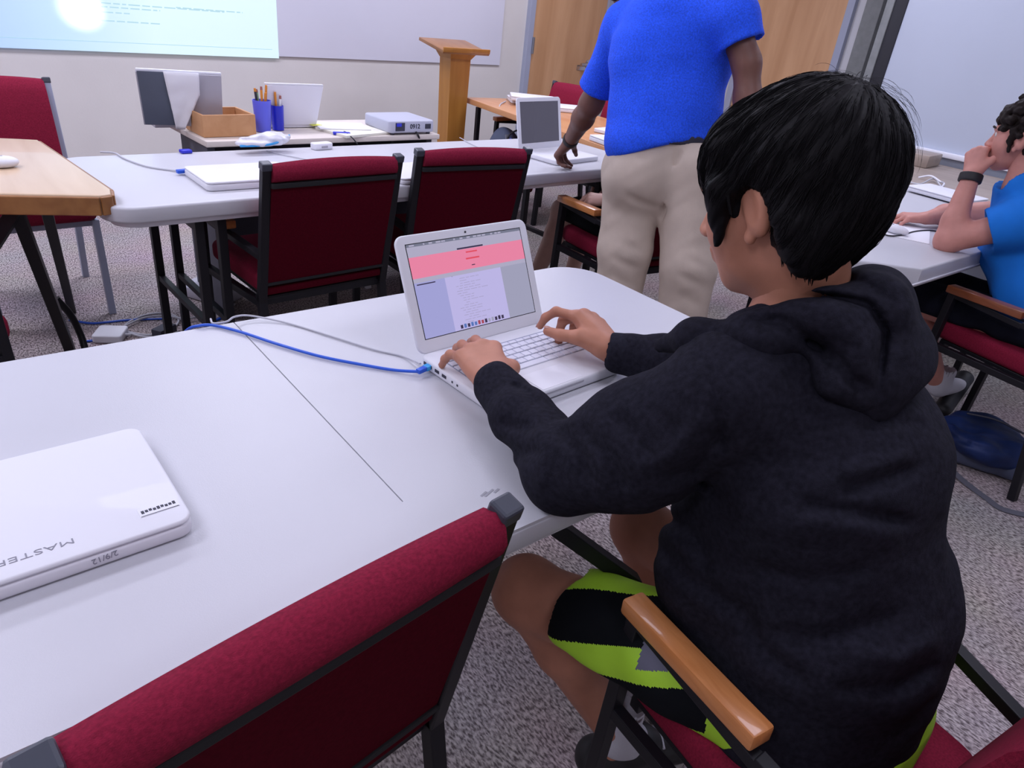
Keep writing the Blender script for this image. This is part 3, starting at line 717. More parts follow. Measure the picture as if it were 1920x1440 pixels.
# ------------------------------------------------------------------ laptops
def laptop(label, loc, rz, tilt=None, w=.33, d=.232, name='laptop', lid='white', scr=None, keys=False, th=.022, group=None, cat='laptop', base='white'):
    'origin at the left end of the hinge on the table; the base runs to -y; tilt = lean of the lid behind upright, None = closed'
    t = thing(name, label, cat, loc, rz, group)
    b = MB(); b.prism(rrect(0, -d, w, 0, .018, 6), .0008, th, .005); b.build('base', M[base], t)
    if tilt is None:
        b = MB(); b.prism(rrect(0, -d, w, 0, .018, 6), th+.0006, th+.0075, .0035); b.build('lid', M[lid], t); return t
    b = MB(); T = Matrix.Translation((0, .002, th-.004)) @ Matrix.Rotation(-tilt, 4, 'X') @ Matrix.Rotation(math.radians(90), 4, 'X')
    b.prism(rrect(0, 0, w, d*.975, .018, 6), -.004, .004, .003, T=T); l = b.build('lid', M[lid], t)
    if scr:
        T2 = T @ Matrix.Translation((0, 0, .0042))
        b = MB(); b.prism([(.021, .030), (w-.021, .030), (w-.021, d*.975-.018), (.021, d*.975-.018)], 0, .0004, T=T2); b.build('screen', scr, l, smooth=False)
    if keys:
        b = MB(); b.box((w/2, -.092, th-.0002), (w-.046, .108, .0010), bev=0); b.build('keyboard_well', M['keygap'], t, smooth=False)
        b = MB(); kx0, kw = .024, (w-.048)/14.5
        for r_ in range(6):
            y = -.046-.0185*r_; h_ = .0152 if r_ else .009; x = kx0; yy = y-(.003 if r_ == 0 else 0)
            ws = [1.03]*14 if r_ < 1 else ([1]*13+[1.5] if r_ == 1 else [1.5]+[1]*12+[1] if r_ == 2 else [1.75]+[1]*11+[1.75] if r_ == 3 else [2.25]+[1]*10+[2.25] if r_ == 4 else [1, 1, 1, 1.25, 5, 1.25, 1, 1, 1, 1])
            for q in ws:
                b.box((x+q*kw/2, yy, th+.0012), (q*kw-.0022, h_, .0030), bev=.0008, seg=1); x += q*kw
        b.build('keys', M['key'], t, smooth=False)['kind'] = 'stuff'
        b = MB(); b.box((w/2, -.196, th+.0001), (.105, .060, .0008), bev=.0003); b.build('trackpad', M['whitem'], t, smooth=False)
    return t
Z = .7402
lw = laptop('open white laptop with pink web page that the boy in the hoodie types on', (.6541, 1.017, Z), .0564, .4472, keys=True, lid='white', scr=None)
# its screen: glass, then page areas, text and dock as thin lit layers of one display
lid = [c for c in kids(lw) if c.name.startswith('lid')][0]
T2 = Matrix.Translation((0, .002, .018)) @ Matrix.Rotation(-.4472, 4, 'X') @ Matrix.Rotation(math.radians(90), 4, 'X') @ Matrix.Translation((0, 0, .0042))
sw, sh, ox, oy = .288, .180, .021, .028
SM = [emit('screen_black', (.01, .01, .02), .2), emit('screen_menu', (.16, .17, .24), 1), emit('screen_toolbar', (.40, .38, .52), 1), emit('screen_pink', (.78, .215, .35), 1), emit('screen_side', (.34, .34, .64), 1),
      emit('screen_page', (.48, .44, .75), 1), emit('screen_grey', (.33, .33, .46), 1), emit('screen_text', (.03, .02, .06), 1), emit('screen_red', (.72, .06, .10), 1), emit('screen_faint', (.36, .33, .52), 1), emit('screen_icon', (.08, .16, .45), 1), emit('screen_icon_red', (.35, .05, .08), 1)]
b = MB()
def lay(x0, y0, x1, y1, k, z=.0002):
    'x, y as fractions of the display, y down from its top'
    b.k = k; X0, X1 = ox+x0*sw, ox+x1*sw; Y0, Y1 = oy+(1-y1)*sh, oy+(1-y0)*sh
    b.add([tuple(T2 @ Vector(p)) for p in ((X0, Y0, z), (X1, Y0, z), (X1, Y1, z), (X0, Y1, z))], [(0, 1, 2, 3)])
lay(-.006, -.008, 1.006, 1.008, 0, .0001); lay(0, 0, 1, .028, 1); lay(0, .028, 1, .135, 2); lay(0, .135, 1, .36, 3); lay(0, .36, 1, .405, 2); lay(0, .405, .25, 1, 4); lay(.25, .405, .75, 1, 5); lay(.75, .405, 1, 1, 6)
lay(.40, .115, .63, .132, 7, .0004); lay(.47, .165, .57, .180, 8, .0004); lay(.46, .235, .58, .252, 8, .0004); lay(.50, .315, .53, .325, 7, .0004); lay(.02, .42, .17, .432, 7, .0004); lay(.31, .405, .315, .41, 7, .0004)
rr = random.Random(5)
for i in range(26):
    x = rr.uniform(.02, .8); lay(x, .006, x+rr.uniform(.01, .03), .022, 2, .0004)
for i, y in enumerate(np.arange(.44, .93, .027)):
    x = .33+.02*rr.randint(0, 3); n_ = rr.randint(1, 5)
    for j in range(n_):
        L_ = rr.uniform(.02, .06); lay(x, y, min(x+L_, .72), y+.006, 9, .0004); x += L_+.01
for i in range(13):
    x = .30+.031*i; lay(x, .945-.005*(i % 2), x+.021, .985, [7, 10, 7, 10, 10, 11, 11, 7, 6, 6, 7, 7, 7][i], .0006)
o = b.build('screen', None, lid, smooth=False, mats=SM)
b = MB(); p = T2 @ Vector((.165, .2165, .0003)); bm = bmesh.new(); bmesh.ops.create_uvsphere(bm, u_segments=10, v_segments=6, radius=.0022); b.bm(bm, Matrix.Translation(p)); b.build('webcam', M['rubber'], lid)
b = MB()
for y, l in ((-.020, .008), (-.036, .011), (-.058, .013), (-.080, .013), (-.105, .004), (-.120, .004)): b.box((-.0002, y, .0125), (.0012, l, .006 if l > .005 else .004), bev=.0003)
b.build('ports', M['ink'], lw, smooth=False)
b = MB(); b.box((.05, -.2322, .011), (.035, .0012, .005), bev=.0004); b.box((.165, -.2325, .016), (.10, .001, .003), bev=.0004); b.build('front_details', M['silver'], lw, smooth=False)

ln = laptop('closed glossy white laptop in the near left corner, with a name on its edge', (-.172, .988, Z), .020, None, w=.33, d=.245, th=.020)
TT = Matrix.Translation((.165+.01, -.212, .0279)) @ Matrix.Rotation(math.pi, 4, 'Z')
text('lettering', 'MASTER', .017, M['grink'], Matrix.Translation((.166, -.2150, .0277)) @ Matrix.Rotation(math.pi, 4, 'Z') @ Matrix.Diagonal((1.30, .8, 1, 1)), ln, -.0002)
b = MB(); b.box((.300, -.205, .0278), (.046, .017, .0004), (0, 0, .02), 0); b.build('sticker', M['silver' if 0 else 'whitem'], ln, smooth=False)
b = MB()
for i in range(9): b.box((.2815+i*.0046, -.2050+(i % 3)*.0006, .02815), (.0033, .0045 if i % 4 else .006, .0004), (0, 0, .02), 0)
b.box((.300, -.2128, .02812), (.044, .0008, .0003), bev=0); b.build('sticker_print', M['ink'], ln, smooth=False)
text('handwriting', '2/9/12', .011, M['grink'], Matrix.Translation((.228, -.2452, .013)) @ Matrix.Rotation(math.radians(90), 4, 'X') @ Matrix.Rotation(math.radians(185), 4, 'Z'), ln)
# laptops and things on the other tables
laptop('closed white laptop with a blue plug at the left end of the middle table', (.672, 2.545, Z), .02, None, w=.33)
laptop('closed white laptop on the middle table between the two empty chair backs', (1.33, 2.47, Z), .02, None, w=.30, th=.016)
laptop('open white laptop with dim grey screen under the hand of the standing man', (2.165, 2.60, Z), math.radians(9), .22, w=.315, d=.235, scr=emit('dim_screen', (.060, .055, .085), 1))
laptop('open silver laptop seen from behind at the left end of the desk, half covered by paper', tuple(W(262, 229, .768)-np.array([0, 0, 0])), math.radians(0), None) if 0 else None
def back_laptop(label, bl, br, tl, lidm, z=.7665, hgt=.24):
    'an open laptop seen from behind: the hinge runs bl-br, the lid leans toward the viewer'
    A_ = W(*bl, z+.02); B_ = W(*br, z+.02); w_ = np.linalg.norm(B_[:2]-A_[:2]); rz = math.atan2(B_[1]-A_[1], B_[0]-A_[0])
    return A_, w_, rz
t = thing('laptop', 'open silver and dark grey laptop at the left end of the desk, draped with paper', 'laptop', (0, 0, 0), world_parts=True)
zb = .770
L0, L1 = W(270, 231, .79), W(418, 236, .79)
def lift(P, px, py, lean):
    'point straight above P, leaned toward the camera by lean, at the height where it shows at py'
    best = None
    for z in np.arange(.9, 1.5, .002):
        q = P+np.array([0, 0, 0]); q = np.array([P[0], P[1]-lean*(z-P[2]), z]); v = AX@(q-np.array([0, 0, CAM_H])); y = 720+F_PX*v[1]/v[2]; x = 960+F_PX*v[0]/v[2]
        e = abs(y-py)
        if best is None or e < best[0]: best = (e, q, x)
    return best[1]
def slab(P, th, m, name, parent, bev=.002, nflip=1):
    'a thin panel through four corner points'
    P = [np.array(p, float) for p in P]; n = nrm(np.cross(P[1]-P[0], P[3]-P[0]))*th
    V_ = P+[p+n for p in P]
    b = bmesh.new(); vs = [b.verts.new(p) for p in V_]
    for f in ((0, 3, 2, 1), (4, 5, 6, 7), (0, 1, 5, 4), (1, 2, 6, 5), (2, 3, 7, 6), (3, 0, 4, 7)): b.faces.new([vs[i] for i in f])
    if bev: bmesh.ops.bevel(b, geom=b.edges[:], offset=bev, segments=2, profile=.5, affect='EDGES')
    mb = MB(); mb.bm(b); return mb.build(name, m, parent, smooth=False)
T0 = lift(L0, 245, 131, .15); T1 = lift(L1, 416, 140, .15); T0[0] -= .012
mix = lambda a, b, k: a*(1-k)+b*k
k = .38
slab([L0, L1, T1, T0], .018, M['silver'], 'lid', t)
yo = np.array([0, -.0195, 0])
lidp = [L0+yo, mix(L0, L1, k)+yo, mix(T0, T1, k)+yo, T0+yo]; slab(lidp, .002, M['dgrey'], 'dark_cover', t, 0)
b = MB(); b.beam(T0+np.array([0, -.004, .003]), T1+np.array([0, -.004, .003]), .016, .010, bev=.003); b.build('top_edge', M['whitem'], t)
b = MB(); b.box((mix(L0, L1, .55)[0], L0[1]+.105, .776), (.22, .16, .018)); b.build('base', M['silver'], t, smooth=False)
# crumpled sheet hanging over it
t = thing('paper', 'crumpled white sheet hanging over the silver laptop on the desk', 'paper', (0, 0, 0), world_parts=True)
def on_lid(u, v, off=-.008): return mix(mix(L0, L1, u), mix(T0, T1, u), v)+np.array([0, off, 0])
nx, ny = 12, 16; V_ = []; F_ = []; wv = waves(4, 60, .006)
for j in range(ny+1):
    v = 1.02-(j/ny)*1.09; lf = .29+.07*min(1, (1-v)*1.0); rt = .70 if v > .62 else .70-(.62-v)*.33
    for i in range(nx+1):
        u = lf+(rt-lf)*i/nx; p = on_lid(u, v, -.030); p = p+np.array([0, -abs(wv(p[None])[0])*1.3, 0]); V_.append(p)
for j in range(ny):
    for i in range(nx): a = j*(nx+1)+i; F_.append((a, a+1, a+nx+2, a+nx+1))
o = link_mesh('sheet', V_, F_, M['paper'], t, True); sm = o.modifiers.new('thick', 'SOLIDIFY'); sm.thickness = .0012
# wooden tray box
t = thing('box', 'small open plywood box on the desk', 'box', (.985, 3.085, .767), math.radians(4))
b = MB(); b.box((0, -.075, .042), (.215, .010, .084)); b.build('front_board', M['boxw'], t, smooth=False)
b = MB(); b.box((0, .10, .042), (.215, .010, .084)); b.build('back_board', M['boxw'], t, smooth=False)
for x in (-.1025, .1025): b = MB(); b.box((x, .0125, .042), (.010, .165, .084)); b.build('side_board', M['boxw'], t, smooth=False)
b = MB(); b.box((0, .0125, .006), (.195, .165, .010)); b.build('bottom_board', M['boxw'], t, smooth=False)
# pencil cups
def cup(label, px, py, r0, r1, h, m, n, seed, cols):
    P = W(px, py, .768); t = thing('pencil_cup', label, 'cup', (P[0], P[1], .768))
    b = MB(); b.lathe([(r0, 0), (r1, h), (r1-.003, h), (r0-.003, .004)], 28); b.build('cup', M[m], t)
    r_ = random.Random(seed)
    for i in range(n):
        a = 6.28*i/n+r_.random(); rr_ = r1*.62; ln_ = h+r_.uniform(.030, .062); x, y = rr_*math.cos(a), rr_*math.sin(a); s = .35
        pp = thing('pencil', '%s pencil standing in the %s cup' % (cols[i % len(cols)][1], 'violet' if m == 'cup' else 'deep blue'), 'pencil', (P[0], P[1], .768), group='pencils in the %s cup' % ('violet' if m == 'cup' else 'deep blue'))
        b = MB(); b.tube([(x*s, y*s, .006), (x, y, ln_-.012)], .0052, 6); b.build('shaft', M[cols[i % len(cols)][0]], pp)
        b = MB(); d_ = nrm(V3(x-x*s, y-y*s, ln_)); e = V3(x, y, ln_-.012); b.tube([e, e+d_*.013], [.0055, .0045], 8); b.build('eraser', M['lip' if i % 2 else 'pencil'], pp)
cup('violet blue cup of pencils on the desk beside the box', 494, 246, .030, .038, .125, 'cup', 5, 1, (('pencil', 'leftmost orange'), ('green', 'green'), ('ink', 'black'), ('pencil', 'rear orange'), ('pencil', 'rightmost orange')))
cup('smaller deep blue cup of pencils at the right of the violet cup', 522, 243, .024, .026, .10, 'cup2', 4, 2, (('pencil', 'taller orange'), ('yellow', 'yellow'), ('pencil', 'shorter orange'), ('paper', 'white')))
# white laptop seen from behind
t = thing('laptop', 'open white laptop seen from behind on the desk, beside the cups', 'laptop', (0, 0, 0), world_parts=True)
L0, L1 = W(502, 233, .785), W(592, 232, .785); T0 = lift(L0, 496, 158, .2); T1 = lift(L1, 612, 161, .2); T0[0] -= .018; T1[0] += .022
l = slab([L0, L1, T1, T0], .010, M['whitem'], 'lid', t, .003)
b = MB(); b.beam(T0+np.array([0, -.002, .002]), T1+np.array([0, -.002, .002]), .014, .008, bev=.003); b.build('rim', M['white'], l)
b = MB(); b.box((mix(L0, L1, .5)[0], L0[1]+.09, .777), (np.linalg.norm(L1-L0), .17, .018)); b.build('base', M['white'], t, smooth=False)
b = MB(); p = W(560, 236, .772); b.box((p[0], p[1]-.002, .774), (.035, .012, .012)); b.build('plug', M['ink'], t, smooth=False)
b = MB(); p = mix(mix(L0, L1, .16), mix(T0, T1, .16), .88); b.box((p[0], p[1]-.004, p[2]), (.038, .003, .008), bev=.001); b.build('badge', M['grink'], t, smooth=False)
# zip bag
def lump(name, sd, lo, hi, h, m, parent, smooth=1, **kw):
    v, f = surface(sd, lo, hi, h, smooth); return link_mesh(name, v, f, m, parent, True, **kw)
P = W(497, 262, .785); t = thing('zip_bag', 'clear plastic bag with a cyan zip on the front edge of the desk', 'bag', (P[0], P[1], .767), world_parts=True)
sd = SD(); sd.u(ell(P+V3(.02, .0, .002), (.080, .040, .028))); sd.u(ell(P+V3(-.055, -.02, -.006), (.065, .035, .016)), .02); sd.d(waves(9, 120, .009)); sd.i(half((0, 0, .768), (0, 0, -1)), .004)
lump('bag', sd, P-V3(.13, .08, .04), P+V3(.13, .08, .05), .003, M['bag'], t)
b = MB(); b.tube(spline([P+V3(-.115, -.045, -.012), P+V3(-.03, -.05, -.010), P+V3(.03, -.04, -.004), P+V3(.105, .012, .012)], 6), .0045, 6); b.build('zip', M['cyan'], t)
# projector
P = W(745, 246, .79); t = thing('projector', 'flat grey projector with ports and black cord at the right end of the desk', 'projector', (1.81, 3.065, .767), math.radians(3))
b = MB(); b.prism(rrect(-.125, -.10, .125, .13, .02, 5), .008, .062, .008); b.build('body', mat('pale_grey_plastic', (.46, .47, .56), .45), t)
b = MB(); b.box((-.07, -.1005, .036), (.050, .004, .036), bev=.001); b.build('port_panel', M['ink'], t, smooth=False)
b = MB(); b.box((-.078, -.1035, .045), (.026, .004, .014), bev=.001); b.build('blue_port', M['cup2'], t, smooth=False)
b = MB(); b.box((.085, -.1005, .036), (.032, .003, .022), bev=.001); b.build('vent', M['ink'], t, smooth=False)
for x, y in ((-.1, -.08), (.1, -.08), (0, .1)): b = MB(); b.tube([(x, y, 0), (x, y, .010)], .010, 10); b.build('foot', M['ink'], t)
text('inventory_number', '0912', .028, M['ink'], Matrix.Translation((.012, -.1008, .036)) @ Matrix.Rotation(math.radians(90), 4, 'X'), t, .0006)
b = MB(); b.tube([(-.06, .13, .036), (-.06, .142, .036)], .022, 20); b.build('lens', M['rubber'], t)
cable('cord', [W(765, 238, .80), W(775, 243, .785), W(783, 252, .770), W(787, 262, .742)], .005, M['blackcable'], 'thick black cord hanging from the projector over the desk edge', 'cord')
# papers, small items
def sheet(name, label, c, size, rz, m, cat='paper', th=.0015, group=None, parent=None):
    b = MB(); b.box((0, 0, th/2), (*size, th), bev=0); o = b.build(name, M[m], None, smooth=False); o.location = c; o.rotation_euler = (0, 0, rz)
    return tag(o, label, cat, group)
P = W(655, 232, .80); sheet('paper_stack', 'cream coloured stack of paper on the desk left of the projector', (1.56, 3.06, .7665), (.26, .21), .25, 'cream', th=.010)
P = W(650, 222, .82); sheet('paper', 'bright white loose sheets lying on the cream stack', (1.535, 3.13, .7770), (.23, .16), -.2, 'paper', th=.004)
sheet('sticky_note', 'yellow note at the left end of the loose white sheets', (1.42, 3.15, .7812), (.05, .03), .3, 'yellow', 'note')
b = MB(); b.box((0, 0, 0), (.075, .022, .012), (0, 0, -.3), .003); o = b.build('marker', M['cup2'], None, smooth=True); o.location = (1.47, 2.995, .7735); tag(o, 'blue cable plug at the front of the paper stack', 'plug')
cable('cable', [(1.50, 2.995, .775), W(645, 247, .775), W(660, 258, .770), W(670, 270, .7435)], .0028, M['blackcable'], 'thin black cable running from the paper stack over the desk edge', 'cable')
P = W(603, 277, .745); t = thing('adapter_box', 'small frosted plastic box on the far edge of the middle table', 'box', (P[0], P[1], .7403), .2)
b = MB(); b.prism(rrect(-.045, -.022, .045, .022, .012, 4), 0, .026, .005); b.build('body', M['whitem'], t)
b = MB(); b.box((0, -.0225, .012), (.03, .002, .008), bev=.0005); b.build('label', M['silver'], t, smooth=False)
# cables on the middle table
cable('network_cable', [W(188, 285, .744), W(215, 287, .744), W(235, 298, .744), W(275, 312, .744), W(320, 319, .744), W(343, 321, .750)], .0030, M['bluecable'] if 0 else M['greycable'], 'grey blue cable running across the left end of the middle table', 'cable')
b = MB(); P = W(341, 321, .752); b.box(P, (.035, .016, .012), (0, 0, .2), .002); o = b.build('network_plug', M['bluecable']); tag(o, 'blue plug in the side of the closed laptop on the middle table', 'plug')
cable('cable', [W(500, 283, .744), W(545, 293, .744), W(600, 303, .744), W(660, 306, .744)], .0022, M['greycable'], 'thin pale cable on the middle table above the first chair back', 'cable')
cable('cable', [W(862, 258, .744), W(880, 268, .744), W(905, 280, .744), W(925, 285, .744)], .0022, M['greycable'], 'thin pale cable on the middle table beside the lectern foot', 'cable')
b = MB(); P = W(348, 283, .748); b.box((P[0], P[1], .747), (.04, .03, .012), (0, 0, .1), .003); o = b.build('clip', M['cup2']); tag(o, 'dark blue clip at the far edge of the middle table below the desk corner', 'clip')
# maple table: rounded white object at the left edge
P = W(3, 305, .785); t = thing('mouse', 'white rounded mouse on the maple table at the left edge', 'mouse', (P[0], P[1], .7725))
sd = SD(); c_ = V3(P[0], P[1], .787); sd.u(ell(c_, (.045, .032, .018))); sd.i(half((0, 0, .7735), (0, 0, -1)), .003)
t['world_parts'] = 1; lump('shell', sd, c_-.06, c_+.06, .0025, M['white'], t)
b = MB(); b.box(c_+V3(.0, .0, .0165), (.012, .006, .004), bev=.001); b.build('wheel', M['grink'], t)
# orange table
G2 = 'white laptops on the orange table'
for i, (px, py, rz, dz, lb) in enumerate(((942, 182, -.5, 0, 'closed white laptop, lower one piled at the far end of the orange table'), (948, 177, -.62, .031, 'closed white laptop, upper one piled at the far end of the orange table'))):
    p = W(px, py, .75+dz); laptop(lb, (p[0]+.02, p[1]-.02, .7405+dz), rz, None, w=.31, d=.22)
p = W(1005, 193, .76); laptop('closed white laptop near the middle of the orange table, partly behind the raised screen', (p[0], p[1], .7405), -.5, None, w=.30, d=.21)
p = W(1092, 243, .76); laptop('closed white laptop at the near end of the orange table beside the blue shirt', (2.86, 2.86, .7405), -.15, None, w=.33, d=.23)
laptop('open laptop with narrow grey screen on the orange table', (3.30, 3.10, .7405), math.radians(-80), .25, w=.26, d=.21, scr=emit('dim_screen2', (.12, .11, .16), 1))
cable('cable', [W(948, 190, .745), W(938, 196, .745), W(936, 207, .72), W(944, 218, .66)], .004, M['greycable'], 'white cord hanging over the edge of the orange table', 'cord')
# bag under the orange table
P = WD(948, 243, 4.9); t = thing('backpack', 'grey blue backpack under the far end of the orange table', 'backpack', (P[0], P[1], 0), world_parts=True)
c_ = V3(P[0], P[1], .47); sd = SD(); sd.u(ell(c_+V3(0, 0, -.02), (.13, .10, .17))); sd.u(ell(c_+V3(.02, -.06, -.10), (.09, .06, .08)), .03); sd.d(waves(3, 30, .02)); 
lump('body', sd, c_-.3, c_+.3, .010, M['mesh'], t)
b = MB(); b.tube(spline([c_+V3(-.05, -.08, .12), c_+V3(-.09, -.16, .02), c_+V3(-.05, -.15, -.12)], 6), .012, 6); b.build('strap', M['strap'], t)
b = MB(); b.tube(spline([c_+V3(-.03, -.09, .10), c_+V3(.03, -.17, .03), c_+V3(.07, -.11, .09)], 6), .009, 6); b.build('handle', M['cup'], t)
t = thing('cable_bundle', 'tangle of blue, grey and black cables hanging under the far end of the orange table', 'cables', (P[0], P[1], 0), world_parts=True)
rc = random.Random(12)
for i in range(9):
    c1 = c_+V3(rc.uniform(-.10, .10), -.17-rc.uniform(0, .04), rc.uniform(-.02, .12)); a0 = rc.uniform(0, 6.28); ra = rc.uniform(.04, .10)
    pts = [c1+V3(ra*math.cos(a0+k*.9), rc.uniform(-.012, .012), ra*.9*math.sin(a0+k*.9)) for k in range(6)]
    if i < 2: pts = [V3(c1[0], c1[1]+.06, .70)]+pts
    cable('cable', pts, .0055, M[('blackcable', 'bluecable', 'greycable', 'strap')[i % 4]], parent=t)
t = thing('stool', 'low maroon cushion stool below the grey blue backpack', 'stool', (P[0], P[1], 0))
b = MB(); b.prism(rrect(-.18, -.16, .18, .16, .04, 5), .22, .29, .02); b.build('cushion', M['red_shaded'], t)
for x in (-.14, .14):
    for y in (-.12, .12): b = MB(); b.tube([(x, y, 0), (x, y, .22)], .012, 8); b.build('leg', M['tblack'], t)
# tan table and right table
p = W(1765, 350, .76); laptop('open white laptop base with papers behind the raised forearm, on the tan table', (3.98, 1.50, .7455), math.radians(-95), None, w=.30, d=.22, th=.018)
laptop('closed white laptop on the tan table right of the wristband', (3.96, 1.13, .7455), math.radians(-86), None, w=.28, d=.24, th=.018)
G3 = 'dark notebooks on the tan table'
for i in range(2):
    t = thing('notebook', ['dark blue notebook at the bottom of the pair beside the dark haired head', 'black notebook with pale edge on top of the pair beside the dark haired head'][i], 'notebook', (4.02, 1.76, .7455+.016*i), .25+.05*i, G3)
    b = MB(); b.box((0, 0, .0075), (.22, .15, .014), bev=.002); b.build('cover', M['ink' if i else 'navy'], t)
    b = MB(); b.box((0, -.002, .0075), (.216, .151, .009), bev=0); b.build('pages', M['grink'], t, smooth=False)
b = MB(); b.box((0, 0, 0), (.24, .18, .07), (0, 0, .1), .006); o = b.build('carton', M['tan2']); o.location = (4.74, 1.90, .781); tag(o, 'flat tan carton at the far end of the tan table', 'box')
cable('cord', [W(1722, 333, .752), W(1745, 330, .77), W(1762, 340, .762), W(1770, 345, .752), W(1761, 357, .752), W(1767, 366, .748)], .005, M['whitem'], 'white charging cord curling off the tan table beside the raised forearm', 'cord')
cable('cord', [W(1700, 340, .75), W(1725, 345, .76), W(1750, 335, .76), W(1765, 350, .752)], .004, M['greycable'], 'grey cord tangled on the tan table above the notebooks', 'cord')
sheet('paper_sheet', 'white sheet of paper under the mousing hand on the right table', (*W(1690, 433, .7405)[:2], .7404), (.26, .20), .4, 'paper')
P = W(1681, 428, .76); t = thing('mouse', 'small white mouse under the fingers on the right table', 'mouse', (P[0], P[1], .742)); t['world_parts'] = 1
c_ = V3(P[0], P[1], .755); sd = SD(); sd.u(ell(c_, (.030, .048, .017))); sd.i(half((0, 0, .7425), (0, 0, -1)), .003); lump('shell', sd, c_-.06, c_+.06, .0025, M['white'], t)
b = MB(); b.box(c_+V3(0, .02, .0155), (.006, .012, .004), bev=.001); b.build('wheel', M['grink'], t)
cable('cable', [W(1655, 438, .744), W(1668, 442, .744), W(1690, 441, .744), W(1715, 434, .744), W(1745, 432, .744), W(1775, 438, .744)], .0028, M['blackcable'], 'thin black cord curving over the right table under the forearm', 'cord')
# near table cables
cable('network_cable', [W(330, 640, .60), W(352, 618, .72), W(372, 611, .7445), W(400, 610, .7445), W(450, 622, .7445), W(520, 645, .7445), W(600, 668, .7445), W(680, 684, .7445), W(740, 694, .7445), W(790, 697, .752)], .0030, M['bluecable'], 'blue network cable crossing the near table to the typing boy\'s laptop', 'cable', n=10)
t = thing('network_plug', 'blue network plug in the left side of the boy\'s laptop', 'plug', (0, 0, 0), world_parts=True)
a_ = W(783, 697, .752); e_ = V3(.657, .984, .752); b = MB(); b.beam(a_, e_-(e_-a_)*.35, .011, .009, bev=.002); b.build('boot', M['bluecable'], t); b = MB(); b.beam(e_-(e_-a_)*.4, e_, .013, .009, bev=.001); b.build('connector', M['cyan'], t)
cable('cord', [W(395, 598, .7425), W(400, 606, .7425), W(425, 603, .752), W(440, 594, .757), W(470, 592, .750), W(540, 606, .7425), W(620, 630, .7425), W(700, 655, .7425), W(755, 668, .7425), W(788, 682, .752)], .0020, M['greycable'], 'thin pale grey cord lying behind the blue cable on the near table', 'cord', n=8)
# floor cables
cable('cable', [W(430, 540, .004), W(432, 570, .004), W(420, 592, .004), W(395, 605, .004)], .006, M['bluecable'], 'blue cable dropping to the carpet beside the middle table leg', 'cable')
FC = 'cables on the carpet under the middle table'
for i, pts in enumerate((((228, 622), (240, 605), (275, 590), (315, 588), (335, 600), (320, 618), (280, 628), (240, 622), (225, 612)),
                         ((225, 618), (262, 630), (300, 632), (335, 622)), ((232, 612), (270, 596), (310, 592), (345, 598)), ((340, 600), (380, 592), (420, 585), (440, 570)))):
    cable('cable', [W(x, y, .005+.004*i) for x, y in pts], .0045, M['greycable'], ['widest pale cable loop on the carpet around the white adapter', 'pale cable running right from the white adapter, nearest the camera', 'straight pale cable crossing inside the wide loop on the carpet', 'pale cable trailing from the power brick to the chair leg'][i], 'cable', group=FC)
for i, pts in enumerate((((130, 600), (170, 606), (200, 604), (240, 600), (320, 597)), ((160, 640), (200, 636), (240, 628)))):
    cable('cable', [W(x, y, .005) for x, y in pts], .0045, M['bluecable'], ['blue cable on the carpet passing behind the white adapter', 'short blue cable on the carpet in front of the white adapter'][i], 'cable', group='blue cables on the carpet')
P = W(207, 625, .02); t = thing('power_adapter', 'white square power adapter on the carpet below the maple table', 'adapter', (P[0], P[1], 0), -.5)
b = MB(); b.prism(rrect(-.055, -.055, .055, .055, .014, 5), .001, .032, .006); b.build('body', M['whitem'], t)
b = MB(); b.tube([(.05, 0, .016), (.075, .005, .014)], .006, 8); b.build('cord_stub', M['greycable'], t)
P = W(308, 620, .02); b = MB(); b.box((0, 0, .02), (.09, .05, .038), bev=.004); o = b.build('power_strip', M['ink']); o.location = (P[0], P[1], 0); o.rotation_euler = (0, 0, .6); tag(o, 'black power brick on the carpet beside the middle table leg', 'adapter')
P = W(407, 560, .02); b = MB(); b.box((0, 0, .03), (.16, .26, .055), bev=.012); o = b.build('pouch', M['silver']); o.location = (P[0], P[1]+.08, 0); o.rotation_euler = (0, 0, .5); tag(o, 'pale grey pouch on the carpet between the middle table leg and the chair', 'pouch')
P = W(690, 537, .01); b = MB(); b.box((0, 0, .018), (.03, .02, .035), bev=.002); o = b.build('power_outlet', M['whitem']); o.location = (P[0], P[1], 0); tag(o, 'small white plug standing on the carpet behind the first empty chair', 'plug')
